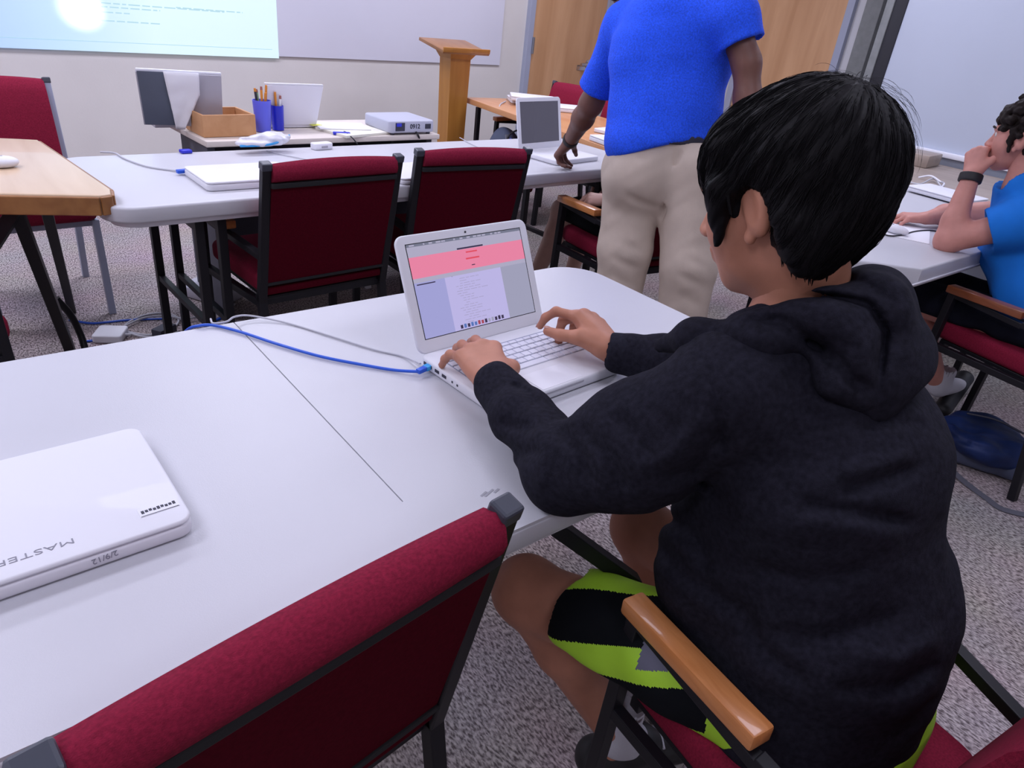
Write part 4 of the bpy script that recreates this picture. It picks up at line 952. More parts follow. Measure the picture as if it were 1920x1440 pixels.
# ------------------------------------------------------------------ people
def strands(c, B, rad, crown, n, seed, lenf, base_r, off=.002, name='strands', parent=None, m='hair', sdf=None, az_ok=None, jitter=.0035, lift=0, segs=9):
    'fine hair tubes combed from the crown over the hair shell; rad = shell radii; lenf(dir) = how far (radians) they run'
    r = np.random.RandomState(seed); crown = nrm(crown); u = nrm(np.cross(crown, (0, 1, .1))); v = np.cross(crown, u)
    V_ = []; F_ = []; k0 = 0; tri = np.array([[math.cos(a), math.sin(a)] for a in (0, 2.1, 4.2)])
    table = None
    if sdf is not None:                                    # how far out the hair mass reaches in each direction
        na, ne = 96, 60; A_, E_ = np.meshgrid(np.linspace(0, 6.2832, na), np.linspace(0, 2.6, ne), indexing='ij')
        Q = np.cos(E_)[..., None]*crown+np.sin(E_)[..., None]*(np.cos(A_)[..., None]*u+np.sin(A_)[..., None]*v)
        best = np.zeros((na, ne))
        for rd in np.arange(.055, .165, .0022):
            inside = sdf((c+(Q.reshape(-1, 3)@B.T)*rd)).reshape(na, ne) < 0; best[inside] = rd
        table = best
    for i in range(n):
        az = r.rand()*6.283
        if az_ok is not None:
            while not az_ok(math.cos(az)*u+math.sin(az)*v): az = r.rand()*6.283
        d0 = math.cos(az)*u+math.sin(az)*v; L = lenf(d0, az)
        s0 = L*r.rand()**.8*.75; s1 = min(L*1.04, s0+L*(.25+.5*r.rand())); sw = (r.rand()-.5)*.25; h = r.rand()*jitter
        pts = []
        for j in range(segs):
            t = j/(segs-1); a = s0+(s1-s0)*t; az2 = az+sw*t+.03*math.sin(6*t+i); d = math.cos(az2)*u+math.sin(az2)*v
            q = math.cos(a)*crown+math.sin(a)*d; k = 1/np.linalg.norm(q/rad)
            if table is not None:
                x_ = (az2 % 6.2832)/6.2832*(na-1); y_ = min(a/2.6*(ne-1), ne-1.001); i0, j0 = int(x_), int(y_); fx, fy = x_-i0, y_-j0; i1 = min(i0+1, na-1)
                t4 = (table[i0, j0], table[i1, j0], table[i0, j0+1], table[i1, j0+1])
                if min(t4) < .01: break
                k = (t4[0]*(1-fx)+t4[1]*fx)*(1-fy)+(t4[2]*(1-fx)+t4[3]*fx)*fy
            rr_ = k*1.0+off+h*math.sin(t*2.2)+lift*t
            pts.append(c+B@(q*rr_))
        if len(pts) < 4: continue
        segs_ = len(pts); pts = np.array(pts); tan = np.gradient(pts, axis=0); tan /= np.linalg.norm(tan, axis=1)[:, None]+1e-9
        nn = pts-c; nn /= np.linalg.norm(nn, axis=1)[:, None]; bb = np.cross(tan, nn)
        w_ = base_r*(.6+.6*r.rand())*np.interp(np.linspace(0, 1, segs_), [0, .2, .8, 1], [.3, 1, .9, .1])
        for j in range(segs_):
            for cs, sn in tri: V_.append(pts[j]+(bb[j]*cs*1.6+nn[j]*sn*.7)*w_[j])
        for j in range(segs_-1):
            for q in range(3): a = k0+j*3+q; b_ = k0+j*3+(q+1) % 3; F_.append((a, b_, b_+3, a+3))
        k0 += segs_*3
    return link_mesh(name, V_, F_, M[m], parent, True)

def sfold(pts, r_px, depth, side=None):
    'a crease (or ridge) modelled along a line as it is seen from the lens; side limits it to one side of a plane'
    P = [np.array(p, float) for p in pts]
    def f(p):
        q = (p-np.array([0, 0, CAM_H]))@AX.T; xy = np.stack([960+F_PX*q[:, 0]/q[:, 2], 720+F_PX*q[:, 1]/q[:, 2]], 1); d = np.full(len(p), 1e9); L = sum(np.linalg.norm(b-a) for a, b in zip(P, P[1:])); w_ = np.zeros(len(p)); s = 0
        for a, b in zip(P, P[1:]):
            ab = b-a; h = np.clip((xy-a)@ab/(ab@ab), 0, 1); dd = np.linalg.norm(xy-a-h[:, None]*ab, axis=1); t = (s+h*np.linalg.norm(ab))/L; m_ = dd < d; d[m_] = dd[m_]; w_[m_] = t[m_]; s += np.linalg.norm(ab)
        o = depth*np.exp(-(d/r_px)**2)*np.clip(np.minimum(w_, 1-w_)*5+.15, 0, 1)
        if side is not None: o = o*np.clip(((p-side[0])@nrm(side[1]))/.02+.5, 0, 1)
        return o
    return f
# ---------------- the boy at the laptop
boy = thing('person', 'boy with black hair in a charcoal hoodie typing on the open white laptop', 'person', (.87, .24, 0), world_parts=True)
HC = V3(.832, .448, 1.205)-AX[0]*.026+AX[1]*.016; HB = frame((-.08, .93, -.34)); hs = 1.0
shL, elL, wrL = V3(.700, .405, .975), V3(.610, .555, .798), V3(.666, .803, .808)
shR, elR, wrR = V3(.985, .435, .975), V3(1.085, .620, .810), V3(.958, .806, .797)
hpL, knL, anL = V3(.78, .24, .535), V3(.655, .635, .470), V3(.815, .490, .125)
hpR, knR, anR = V3(.96, .24, .535), V3(.955, .640, .475), V3(1.02, .56, .105)
LX = V3(1, 0, 0)
def torso(sd, g=0, k=.03):
    sd.u(ecap((.87, .235, .53), (.865, .25, .68), .150+g, .115+g, .146+g, .115+g, LX), k)
    sd.u(ecap((.865, .25, .68), (.86, .315, .87), .146+g, .115+g, .158+g, .112+g, LX), k)
    sd.u(ecap((.865, .315, .87), (.858, .385, .985), .158+g, .108+g, .135+g, .085+g, LX), k)
    sd.u(cap(shL+V3(.03, 0, 0), (.83, .41, 1.02), .055+g, .06+g), k); sd.u(cap(shR-V3(.03, 0, 0), (.88, .415, 1.02), .055+g, .06+g), k)
# skin: coarse body, finer head and hands
sd = SD(); torso(sd); sd.chain([shL, elL, wrL], [.045, .036, .026]); sd.chain([shR, elR, wrR], [.045, .036, .026])
for h_, k_, a_ in ((hpL, knL, anL), (hpR, knR, anR)):
    sd.chain([h_, k_], [.080, .056], .03); m1 = mix(k_, a_, .3)+V3(0, -.018, 0)
    sd.chain([k_, m1, a_], [.053, .052, .034], .02); sd.u(ell(k_+V3(0, .012, .005), (.052, .050, .052)), .03)
    fz_ = nrm(V3(.80, -.35, 0)) if a_ is anL else nrm(V3(.2, 1, 0)); sd.u(cap(a_-fz_*.02-V3(0, 0, .05), a_+fz_*.12-V3(0, 0, .075), .035, .028), .02)
sd.u(cap((.855, .40, 1.0), HC+HB@V3(0, -.02, -.06), .058, .052), .03)
p1 = surface(sd, (.50, .05, .0), (1.25, .85, 1.16), .0075, 2)
sd = head_sd(HC, HB, hs); sd.u(cap((.855, .405, 1.02), HC+HB@V3(0, -.022, -.06), .056, .053), .03)
p2 = surface(sd, HC-.17, HC+.17, .0032, 1)
sdl = SD(); sdl.u(cap(mix(wrL, elL, .35), wrL, .030, .0255), .01)
tL = hand_sd(sdl, wrL, (.34, .94, .07), (-.06, 0, 1), 1, 1.06, ((38, 68, 20), (13, 20, 12), (13, 24, 14), (16, 30, 15)), fdir=(.35, .94, 0), thumb=(.6, .1, -.6), splay=(2, 0, -8, -24))
p3 = surface(sdl, wrL-V3(.09, .10, .08), wrL+V3(.16, .26, .06), .0019, 1)
sdr = SD(); sdr.u(cap(mix(wrR, elR, .35), wrR, .030, .0255), .01)
tR = hand_sd(sdr, wrR, (.10, .98, .30), (.28, 0, 1), -1, 1.06, ((2, 42, 26), (30, 52, 24), (36, 50, 22), (40, 50, 22)), fdir=(-.38, .92, 0), thumb=(.85, .60, -.60), thumb2=(.95, .35, -.45), splay=(8, 0, -7, -14))
p4 = surface(sdr, wrR-V3(.15, .10, .08), wrR+V3(.14, .26, .07), .0019, 1)
v, f = join([p1, p2, p3, p4]); link_mesh('body', v, f, M['skin'], boy, True)
eyes(HC, HB, hs, boy); nails([q for q in tL]+[q for q in tR], 1, boy)
# hair
P = lambda x, y, z: HC+HB@V3(x, y, z)
HR = V3(.094, .113, .101); HO = V3(0, -.026, .040)
def hair_fn():
    sd = SD(); sd.u(ell(HC+HB@HO, HR, HB)); sd.u(ell(P(0, -.072, -.035), V3(.074, .058, .075), HB), .03)
    sd.u(ell(P(0, .038, .060), V3(.082, .052, .052), HB), .03)
    for x in (-1, 1): sd.u(cap(P(.080*x, .036, .03), P(.079*x, .046, -.034), .020, .006), .012); sd.u(cap(P(.075*x, -.045, -.02), P(.060*x, -.058, -.075), .024, .018), .02)
    sd.s(ell(P(0, .115, -.045), V3(.074, .075, .078), HB), .008)                      # the face
    sd.s(ell(P(-.092, .000, -.022), V3(.036, .027, .047), HB), .008); sd.s(ell(P(.092, .000, -.022), V3(.036, .027, .047), HB), .008)
    sd.s(half(P(0, -.04, -.098), HB@V3(0, -.15, -1)), .006) if 0 else sd.i(half(P(0, -.05, -.104), -(HB@V3(0, .22, 1))), .008); sd.i(half(P(0, -.100, -.047), HB@V3(0, -.72, -.70)), .03)
    def loc(p):
        q = (p-HC)@HB-HO; cr = nrm(V3(.04, -.62, .78)); u = nrm(np.cross(cr, (0, 1, .1))); w_ = np.cross(cr, u); az = np.arctan2(q@w_, q@u); el = np.arccos(np.clip(q@cr/(np.linalg.norm(q, axis=1)+1e-9), -1, 1))
        return .0009*np.sin(az*31+3*np.sin(el*3))+.0007*np.sin(az*67+5*np.sin(el*2+1))+.0014*np.sin(az*11+el*4)
    sd.d(loc); return sd
v, f = surface(hair_fn(), HC-.19, HC+.19, .0027, 1)
hair = link_mesh('hair', v, f, M['hair'], boy, True)
crown = V3(.05, -.60, .79)
def lenf(d, az):
    return 2.25+.15*math.sin(5*az)
hair['wl'] = [float(x) for x in boy.location]
strands(HC+HB@HO, HB, HR, crown, 4200, 2, lenf, .00040, .0002, 'strands', hair, sdf=hair_fn(), segs=11, jitter=.0022)
strands(HC+HB@HO, HB, HR, crown, 90, 5, lambda d, az: 1.15, .00024, .002, 'flyaway_strands', hair, az_ok=lambda d: d[0] > .15, jitter=.013, lift=.002)
# fringe tips over the forehead
b = MB(); r_ = random.Random(4)
for i in range(60):
    x = -.085+.17*i/59; y = .070-.09*(abs(x)/.085)**2.2*.70; a = P(x*.98, y-.01, .062); e = P(x*1.02+r_.uniform(-.006, .006), y+.012, .022+r_.uniform(-.016, .010)+.012*math.cos(x*40))
    mdl = mix(a, e, .5)+HB@V3(x*.06, .012, .002); b.tube(spline([a, mdl, e], 4), [.0045]*4+[.0036, .003, .0022, .0012, .0006][:5], 5)
b.build('fringe', M['hair'], hair)
b = MB(); hf = hair_fn()
for i in range(150):                                            # uneven ends around the nape and behind the ears
    az = -2.5+5.0*i/149+r_.uniform(-.02, .02); dr = np.array([math.sin(az), -math.cos(az), 0])
    low = None
    for zz in np.arange(.02, -.13, -.004):
        for rd in np.arange(.125, .045, -.004):
            p = P(dr[0]*rd, dr[1]*rd-.015, zz)
            if hf(p[None])[0] < -.001: low = (p, rd, zz); break
        else:
            if low is not None: break
    if low is None: continue
    p, rd, zz = low; a = P(dr[0]*(rd+.001), dr[1]*(rd+.001)-.015, zz+.022); q = P(dr[0]*rd, dr[1]*rd-.015, zz+.004); e = P(dr[0]*(rd-.006)+r_.uniform(-.004, .004), dr[1]*(rd-.006)-.015, zz-r_.uniform(.002, .012))
    b.tube(spline([a, q, e], 4), [.0022, .0022, .0021, .002, .0018, .0014, .001, .0007, .0003], 4)
b.build('hair_ends', M['hair'], hair)
# hoodie
def hoodie():
    sd = SD(); torso(sd, .016, .035)
    sd.u(ecap((.865, .235, .53), (.865, .24, .64), .180, .158, .178, .150, LX), .04); sd.u(ell((.800, .375, .69), (.118, .105, .17)), .05); sd.u(ell((.93, .25, .66), (.12, .125, .15)), .05)
    sd.chain([shL, mix(shL, elL, .5)+V3(0, .0, -.018), elL], [.070, .078, .062], .04); sd.chain([elL, mix(elL, wrL, .55), mix(elL, wrL, .93)], [.056, .047, .040], .02)
    sd.chain([shR, elR], [.066, .056], .035); sd.chain([elR, mix(elR, wrR, .55), mix(elR, wrR, .93)], [.056, .046, .040], .02)
    sd.s(cap(mix(elL, wrL, .9), wrL+(wrL-elL)*.2, .027), .004); sd.s(cap(mix(elR, wrR, .9), wrR+(wrR-elR)*.2, .027), .004)
    sd.s(ell((.853, .47, 1.075), (.068, .075, .075)), .02)
    for pts, r, d in (((((1292, 640), (1335, 700), (1352, 790), (1350, 850)), 9, .006)), (((1560, 925), (1640, 905), (1730, 872)), 16, .010), (((1585, 890), (1660, 870), (1710, 850)), 18, -.006),
                      (((1490, 945), (1600, 958), (1715, 980)), 14, .009), (((1450, 985), (1560, 985), (1700, 1010)), 22, -.006), (((1400, 1060), (1520, 1090), (1640, 1060)), 18, .008),
                      (((1420, 1180), (1530, 1200), (1700, 1150)), 20, .009), (((1380, 1120), (1430, 1220), (1520, 1290)), 18, .009), (((1600, 1230), (1690, 1235), (1770, 1190)), 20, -.008), (((1560, 1290), (1680, 1290), (1760, 1240)), 16, .009),
                      (((1240, 960), (1300, 1000), (1330, 1080)), 16, .010), (((1230, 1010), (1290, 1080), (1400, 1150)), 18, .009), (((1230, 900), (1300, 880), (1370, 800)), 18, .009), (((1180, 880), (1260, 850), (1330, 770)), 16, -.006),
                      (((1040, 795), (1090, 850), (1110, 910)), 13, .009), (((1075, 790), (1140, 850), (1180, 920)), 15, .008), (((1150, 770), (1210, 830), (1230, 880)), 15, .007), (((1000, 770), (1020, 850), (1010, 930)), 13, -.005),
                      (((955, 718), (990, 738), (1005, 765)), 9, .007), (((935, 790), (975, 800), (1010, 800)), 10, .006), (((925, 830), (970, 850), (1020, 845)), 11, .006), (((1600, 800), (1680, 790), (1740, 800)), 14, .005)):
        sd.d(sfold(pts, r, d*1.3))
    sd.d(waves(11, 38, .0045, 5, (1, 1, 1.8))); sd.d(waves(12, 95, .0013, 5, (1, 1, 1.6)))
    sd.i(half((.87, .2, .500), (.12, -.10, -1)), .01)
    return sd
v, f = surface(hoodie(), (.48, .02, .46), (1.24, .86, 1.14), .0048, 1)
hd = link_mesh('hoodie', v, f, M['hoodie'], boy, True); hd['wl'] = [float(x) for x in boy.location]
b = MB()
sd = SD()
for e_, w_, ax in ((elL, wrL, 1), (elR, wrR, 1)):
    sd2 = SD(); d_ = nrm(w_-e_); a_ = mix(e_, w_, .90); q = mix(e_, w_, 1.0)+d_*.006
    sd2.u(cap(a_, q-d_*.004, .0385, .036)); sd2.s(cap(a_-d_*.03, q+d_*.08, .0285), .003); sd2.i(half(q, d_), .004); sd2.d(waves(3, 120, .0015))
    v, f = surface(sd2, q-.09, q+.07, .0022, 1); c_ = link_mesh('cuff', v, f, M['hoodcuff'], hd, True)
# hood lying on the back
def hood():
    sd = SD()
    ring = [(.722, .525, .985), (.712, .470, 1.022), (.728, .395, 1.052), (.772, .350, 1.088), (.84, .326, 1.100), (.905, .346, 1.088), (.940, .395, 1.052), (.935, .470, 1.020)]
    sd.chain([np.array(p, float) for p in ring], [.010, .020, .026, .030, .033, .031, .026, .018], .025)
    sd.u(ecap((.835, .335, 1.062), (.868, .300, 1.025), .112, .050, .088, .044, LX), .03)
    sd.u(ecap((.868, .300, 1.025), (.872, .300, .995), .088, .044, .042, .026, LX), .03)
    sd.d(sfold([(1395, 600), (1470, 604), (1545, 655), (1600, 712), (1640, 742)], 15, .015))
    sd.d(sfold([(1480, 556), (1560, 556), (1630, 572), (1660, 620), (1650, 690), (1646, 740)], 9, .015))
    sd.d(sfold([(1510, 600), (1570, 600), (1620, 640), (1640, 680)], 30, -.007))
    sd.d(sfold([(1690, 560), (1712, 620), (1700, 690)], 22, -.006))
    sd.d(sfold([(1500, 530), (1560, 520), (1620, 530), (1680, 570)], 9, .006))
    sd.d(waves(21, 45, .004)); sd.d(waves(22, 110, .001))
    sd.s(ell(HC+HB@V3(0, -.01, 0), (.086, .092, .092)), .01)
    return sd
v, f = surface(hood(), (.66, .20, .90), (1.06, .58, 1.18), .0036, 1); link_mesh('hood', v, f, M['hoodie'], hd, True)
# shorts
def shorts():
    sd = SD(); sd.u(ecap((.88, .218, .515), (.87, .235, .60), .186, .146, .16, .125, LX))
    for h_, k_ in ((hpL, knL), (hpR, knR)): sd.u(cap(h_+V3(0, 0, -.005), mix(h_, k_, .68), .095, .087), .03)
    for h_, k_ in ((hpL, knL), (hpR, knR)):
        d_ = nrm(k_-h_); sd.s(cap(mix(h_, k_, .66), k_+d_*.1, .072), .004)
    sd.i(half((0, 0, .475), (0, 0, -1)), .02); sd.s(cap((.867, .50, .50), (.867, .75, .50), .028), .02)
    sd.d(waves(31, 42, .005)); sd.d(waves(32, 90, .0015)); return sd
v, f = surface(shorts(), (.58, .04, .42), (1.14, .66, .68), .0028, 1)
cen = v[f].mean(1); mi = []
for c_ in cen:
    left = c_[0] < .868; h_, k_ = (hpL, knL) if left else (hpR, knR); d_ = k_-h_; t_ = (c_-h_)@d_/(d_@d_); d_ = nrm(d_)
    q = c_-h_-d_*((c_-h_)@d_); out = nrm(np.cross(d_, (0, 0, 1)))*(-1 if left else 1); up = np.cross(out, d_)*(1 if left else -1); ph = math.atan2(q@out, q[2])   # 0 on top, + toward the outside
    s_ = ph*.95+(t_-.8)*-1.55
    kk = 0
    if .42 < s_ < 1.42: kk = 1
    if s_ > 2.0 and s_ < 2.75: kk = 1
    if .25 < t_ < .42 and 1.15 < s_ < 1.75: kk = 2
    if s_ < -1.0: kk = 1
    if 2.75 <= s_ < 3.2: kk = 0
    if t_ < .16: kk = 0
    mi.append(kk)
link_mesh('shorts', v, f, None, boy, True, mats=[M['neon'], M['nblack'], M['ngrey']], midx=mi)
# socks and shoes
for a_, fz in ((anL, nrm(V3(.80, -.35, 0))), (anR, nrm(V3(.2, 1, 0)))):
    lt = np.cross(fz, (0, 0, 1))
    sd = SD(); sd.u(cap(a_+V3(0, 0, .09), a_, .041, .039)); sd.u(cap(a_, a_+fz*.06-V3(0, 0, .045), .040, .036), .02); sd.s(cap(a_+V3(0, 0, .08), a_+V3(0, 0, .15), .037), .002); sd.d(waves(5, 150, .002))
    v, f = surface(sd, a_-.10, a_+.14, .0032, 1); link_mesh('sock', v, f, M['sock'], boy, True)
    sd = SD(); sd.u(cap(a_-fz*.035-V3(0, 0, .060), a_+fz*.15-V3(0, 0, .072), .042, .036)); sd.u(ell(a_+fz*.05-V3(0, 0, .035), (.045, .045, .035)), .02); sd.i(half((0, 0, .022), (0, 0, -1)), .005)
    v, f = surface(sd, a_-V3(.15, .22, .12), a_+V3(.25, .22, .08), .004, 1); s_ = link_mesh('shoe', v, f, M['shoe'], boy, True); s_['wl'] = [float(x) for x in boy.location]
    b = MB(); T = Matrix.Translation((*(a_+fz*.055)[:2], 0)) @ Matrix.Rotation(math.atan2(fz[1], fz[0]), 4, 'Z'); b.prism([(.125*math.cos(q), .042*math.sin(q)) for q in np.linspace(0, 6.283, 25)[:-1]], .001, .024, .004, T=T); b.build('sole', M['sole'], s_)
    b = MB()
    for i in range(4): c0 = a_+fz*(.045+.018*i); b.tube(spline([c0-lt*.026-V3(0, 0, .012+.008*i), c0+fz*.003-V3(0, 0, .003+.009*i), c0+lt*.026-V3(0, 0, .012+.008*i)], 4), .003, 5)
    b.build('laces', M['sock'], s_)['kind'] = 'stuff'

# ---------------- the man in the blue T-shirt, bending over the middle table
man = thing('person', 'man in a royal blue T-shirt and khaki trousers bending over the middle table', 'person', (2.12, 1.66, 0), world_parts=True)
Fm = nrm((.50, .86, 0)); Rm = nrm(np.cross(Fm, (0, 0, 1)))
PE = WD(1238, 268, 2.62); CH = WD(1262, 105, 2.73)
S1 = WD(1180, 52, 2.82); S2 = WD(1372, 38, 2.66)
NK = mix(S1, S2, .42)+V3(0, 0, .05)
E1 = WD(1108, 195, 2.92); W1 = WD(1068, 266, 3.13)
E2 = WD(1400, 118, 2.62); W2 = WD(1405, 310, 2.56)
HL, HRt = WD(1190, 330, 2.63), WD(1288, 328, 2.59)
KL, KR = WD(1172, 470, 2.57), WD(1292, 500, 2.51)
AL, AR = V3(*WD(1172, 470, 2.60)[:2], .09)+V3(-.02, -.03, 0), V3(*WD(1292, 500, 2.53)[:2], .09)+V3(.02, -.03, 0)
HM = WD(1176, -58, 2.98); BM = frame((.2, .75, -.75))
def mtorso(sd, g=0, k=.04):
    sd.u(ecap(PE, mix(PE, CH, .45), .165+g, .115+g, .160+g, .110+g, Rm), k); sd.u(ecap(mix(PE, CH, .45), CH, .160+g, .110+g, .192+g, .115+g, Rm), k)
    sd.u(ecap(CH, mix(CH, NK, .75), .192+g, .115+g, .14+g, .08+g, Rm), k); sd.u(cap(S1, NK-V3(0, 0, .03), .062+g, .06+g), k); sd.u(cap(S2, NK-V3(0, 0, .03), .062+g, .06+g), k)
sd = SD(); mtorso(sd); sd.chain([S1, E1, mix(E1, W1, .35), W1], [.056, .044, .043, .029], .025); sd.chain([S2, E2, mix(E2, W2, .35), W2], [.056, .044, .043, .029], .025)
sd.u(cap(NK-V3(0, 0, .05), HM+BM@V3(0, -.02, -.06), .060, .056), .03)
for h_, k_, a_ in ((HL, KL, AL), (HRt, KR, AR)): sd.chain([h_, k_, a_], [.09, .06, .042], .03); sd.u(cap(a_+V3(0, 0, -.04), a_+Fm*.16+V3(0, 0, -.055), .035, .030), .02)
lo, hi = bounds([PE, S1, S2, E1, W1, E2, W2, AL, AR, KL, KR, HM], .12); lo[2] = 0
p1 = surface(sd, lo, hi, .010, 2)
sd = head_sd(HM, BM, 1.03); p2 = surface(sd, HM-.17, HM+.17, .0045, 1)
sd = SD(); sd.u(cap(mix(W1, E1, .3), W1, .032, .028), .01); dn = nrm(W1-E1)
t1 = hand_sd(sd, W1, nrm(dn+V3(-.10, .35, -.35)), (-.35, -.15, .9), 1, 1.0, ((38, 45, 25), (48, 52, 25), (55, 55, 25), (58, 52, 25)), thumb=(.8, .35, -.55))
p3 = surface(sd, W1-V3(.16, .12, .17), W1+V3(.16, .2, .11), .0026, 1)
sd = SD(); sd.u(cap(mix(W2, E2, .3), W2, .032, .028), .01)
hand_sd(sd, W2, nrm(V3(-.55, .55, -.5)), nrm(V3(.5, .3, .5)), -1, 1.0, ((30, 40, 20), (35, 40, 20), (38, 42, 20), (40, 40, 20)))
p4 = surface(sd, W2-V3(.2, .14, .2), W2+V3(.14, .2, .12), .0035, 1)
v, f = join([p1, p2, p3, p4]); link_mesh('body', v, f, M['skin_d'], man, True)
eyes(HM, BM, 1.03, man)
sd = SD(); sd.u(ell(HM+BM@V3(0, -.02, .045), V3(.092, .112, .094), BM)); sd.s(ell(HM+BM@V3(0, .09, -.03), V3(.074, .07, .075), BM), .01); sd.u(cap(HM+BM@V3(-.05, .05, -.07), HM+BM@V3(.05, .05, -.07), .02), .02); sd.d(waves(41, 160, .004))
v, f = surface(sd, HM-.16, HM+.16, .0045, 1); link_mesh('hair', v, f, M['hair'], man, True)
def mtee():
    sd = SD(); mtorso(sd, .026, .05)
    sd.u(ecap(PE-V3(0, 0, .01), mix(PE, CH, .25), .190, .135, .182, .13, Rm), .03)
    a1, a2 = mix(S1, E1, .80), mix(S2, E2, .62)
    d1, d2_ = nrm(E1-S1), nrm(E2-S2)
    for S_, a_, d_, r_a, r_b in ((S1, a1, d1, .080, .074), (S2, a2, d2_, .080, .080)):
        sl = SD(); sl.u(cap(S_, a_+d_*.02, r_a, r_b)); sl.i(half(a_, d_), .004); sl.s(cap(a_-d_*.03, a_+d_*.1, r_b-.014), .004); sd.u(sl, .03)
    up = nrm(CH-PE); hemc = WD(1232, 268, 2.72); n_ = nrm(-up*1+Rm*-.10+Fm*.05)
    sd.i(half(PE-V3(0, 0, .030), nrm(-up+Rm*.30)), .006)
    sd.s(ell(NK+V3(0, .02, .05), (.085, .085, .07)), .01)
    for a, b_, r, d in ((PE+Rm*.02-Fm*.16+V3(0, 0, .05), PE+Rm*.19-Fm*.10+V3(0, 0, .10), .020, .007), (PE+Rm*-.19-Fm*.10+V3(0, 0, .12), PE-Fm*.16+V3(0, 0, .03), .02, .007)): sd.d(fold(a, b_, r, d))
    sd.d(waves(51, 24, .010, 5, (1, 1, .8))); sd.d(waves(52, 60, .002)); return sd
lo, hi = bounds([PE, S1, S2, E1, E2, NK, CH], .2); v, f = surface(mtee(), lo, hi, .0062, 1); link_mesh('t_shirt', v, f, M['tee'], man, True)
def mpants():
    sd = SD(); sd.u(ecap(PE-V3(0, 0, .12), PE+V3(0, 0, .01), .185, .140, .172, .122, Rm))
    for h_, k_, a_ in ((HL, KL, AL), (HRt, KR, AR)): sd.chain([h_-V3(0, 0, -.02), k_, a_+V3(0, 0, .03)], [.112, .094, .090], .035)
    sd.u(ell(PE-Fm*.05-Rm*.07-V3(0, 0, .10), (.10, .10, .12)), .04); sd.u(ell(PE-Fm*.05+Rm*.08-V3(0, 0, .10), (.10, .10, .12)), .04)
    sd.i(half(PE+V3(0, 0, .030), (0, 0, 1)), .006); sd.i(half((0, 0, .03), (0, 0, -1)), .004)
    mid = (HL+HRt)/2
    sd.d(fold(mid-Fm*.12+V3(0, 0, .10), mid-Fm*.10-V3(0, 0, .12), .012, .014)); sd.s(cap(mid-V3(0, 0, .20), mid-V3(0, 0, .75), .020, .05), .03)
    for k_ in (KL, KR):
        for i in range(5): z_ = .14-.07*i; sd.d(fold(k_-Fm*.09+V3(0, 0, z_)-Rm*.08, k_-Fm*.11+V3(0, 0, z_-.05)+Rm*.07, .014, .010))
    for s_ in (-1, 1): sd.d(fold(PE-Fm*.12+Rm*.13*s_+V3(0, 0, -.03), PE-Fm*.13+Rm*.05*s_+V3(0, 0, -.045), .006, .005)); sd.d(fold(PE-Fm*.13+Rm*.14*s_+V3(0, 0, -.16), PE-Fm*.13+Rm*.02*s_+V3(0, 0, -.20), .014, .010))
    sd.d(waves(61, 22, .007, 5, (1, 1, 1.3))); sd.d(waves(62, 60, .003)); return sd
lo, hi = bounds([PE, HL, HRt, KL, KR, AL, AR], .21); lo[2] = 0; v, f = surface(mpants(), lo, hi, .0068, 1); pn = link_mesh('trousers', v, f, M['khaki'], man, True)
sd = SD(); sd.u(ecap(PE+V3(0, 0, .012), PE+V3(0, 0, .04), .188, .138, .184, .134, Rm)); sd.s(ecap(PE-V3(0, 0, .1), PE+V3(0, 0, .1), .164, .114, .162, .112, Rm), .002); sd.i(half(PE+V3(0, 0, .050), (0, 0, 1)), .002); sd.i(half(PE+V3(0, 0, .018), (0, 0, -1)), .002)
v, f = surface(sd, PE-.24, PE+.24, .006, 1); link_mesh('belt', v, f, M['ink'], man, True)
for a_ in (AL, AR):
    sd = SD(); sd.u(cap(V3(a_[0], a_[1], .05)-Fm*.04, V3(a_[0], a_[1], .042)+Fm*.17, .046, .040)); sd.i(half((0, 0, .004), (0, 0, -1)), .004); v, f = surface(sd, a_-.3, a_+.3, .007, 1); link_mesh('shoe', v, f, M['shoe'], man, True)
sd = SD(); q = mix(W1, E1, .06); sd.u(cap(q-dn*.008, q+dn*.008, .034)); sd.i(half(q+dn*.011, dn), .002); sd.i(half(q-dn*.011, -dn), .002); sd.s(cap(q-dn*.1, q+dn*.1, .0285), .001)
v, f = surface(sd, q-.06, q+.06, .0025, 1); link_mesh('bracelet', v, f, M['band'], man, True)

# ---------------- the curly haired person at the right
cy = thing('person', 'person with dark curly hair in a bright blue T-shirt leaning on the right table', 'person', (3.02, .62, 0), world_parts=True)
h0 = 3.02
HCc = WD(1922, 262, 3.10); BC = frame((-.05, .97, -.12))
s1 = WD(1912, 418, 3.00); e1 = WD(1772, 462, 2.97); e1[2] = .772; w1 = WD(1822, 328, 3.06)
s2 = s1+V3(.34, .05, 0); e2 = V3(3.18, 1.10, .79); w2 = WD(1735, 418, 3.28); w2[2] = .778
pe = V3(3.05, .56, .52); chs = (s1+s2)/2+V3(0, -.03, -.10); nk = HCc+BC@V3(0, -.035, -.10)
k1, a1 = V3(2.93, 1.03, .50), V3(*W(1765, 712, .16)[:2], .13); k2, a2 = V3(3.17, 1.05, .50), V3(3.25, 1.02, .11)
Rc = V3(1, 0, 0)
def ctorso(sd, g=0, k=.04):
    sd.u(ecap(pe, mix(pe, chs, .5), .15+g, .115+g, .145+g, .105+g, Rc), k); sd.u(ecap(mix(pe, chs, .5), chs, .145+g, .105+g, .165+g, .11+g, Rc), k)
    sd.u(cap(chs, nk-V3(0, 0, .06), .10+g, .055+g), k); sd.u(cap(s1, (s1+s2)/2, .058+g, .06+g), k); sd.u(cap(s2, (s1+s2)/2, .058+g, .06+g), k)
sd = SD(); ctorso(sd); sd.chain([s1, e1, mix(e1, w1, .3), w1], [.052, .043, .042, .028], .02); sd.chain([s2, e2, w2], [.05, .04, .027], .02)
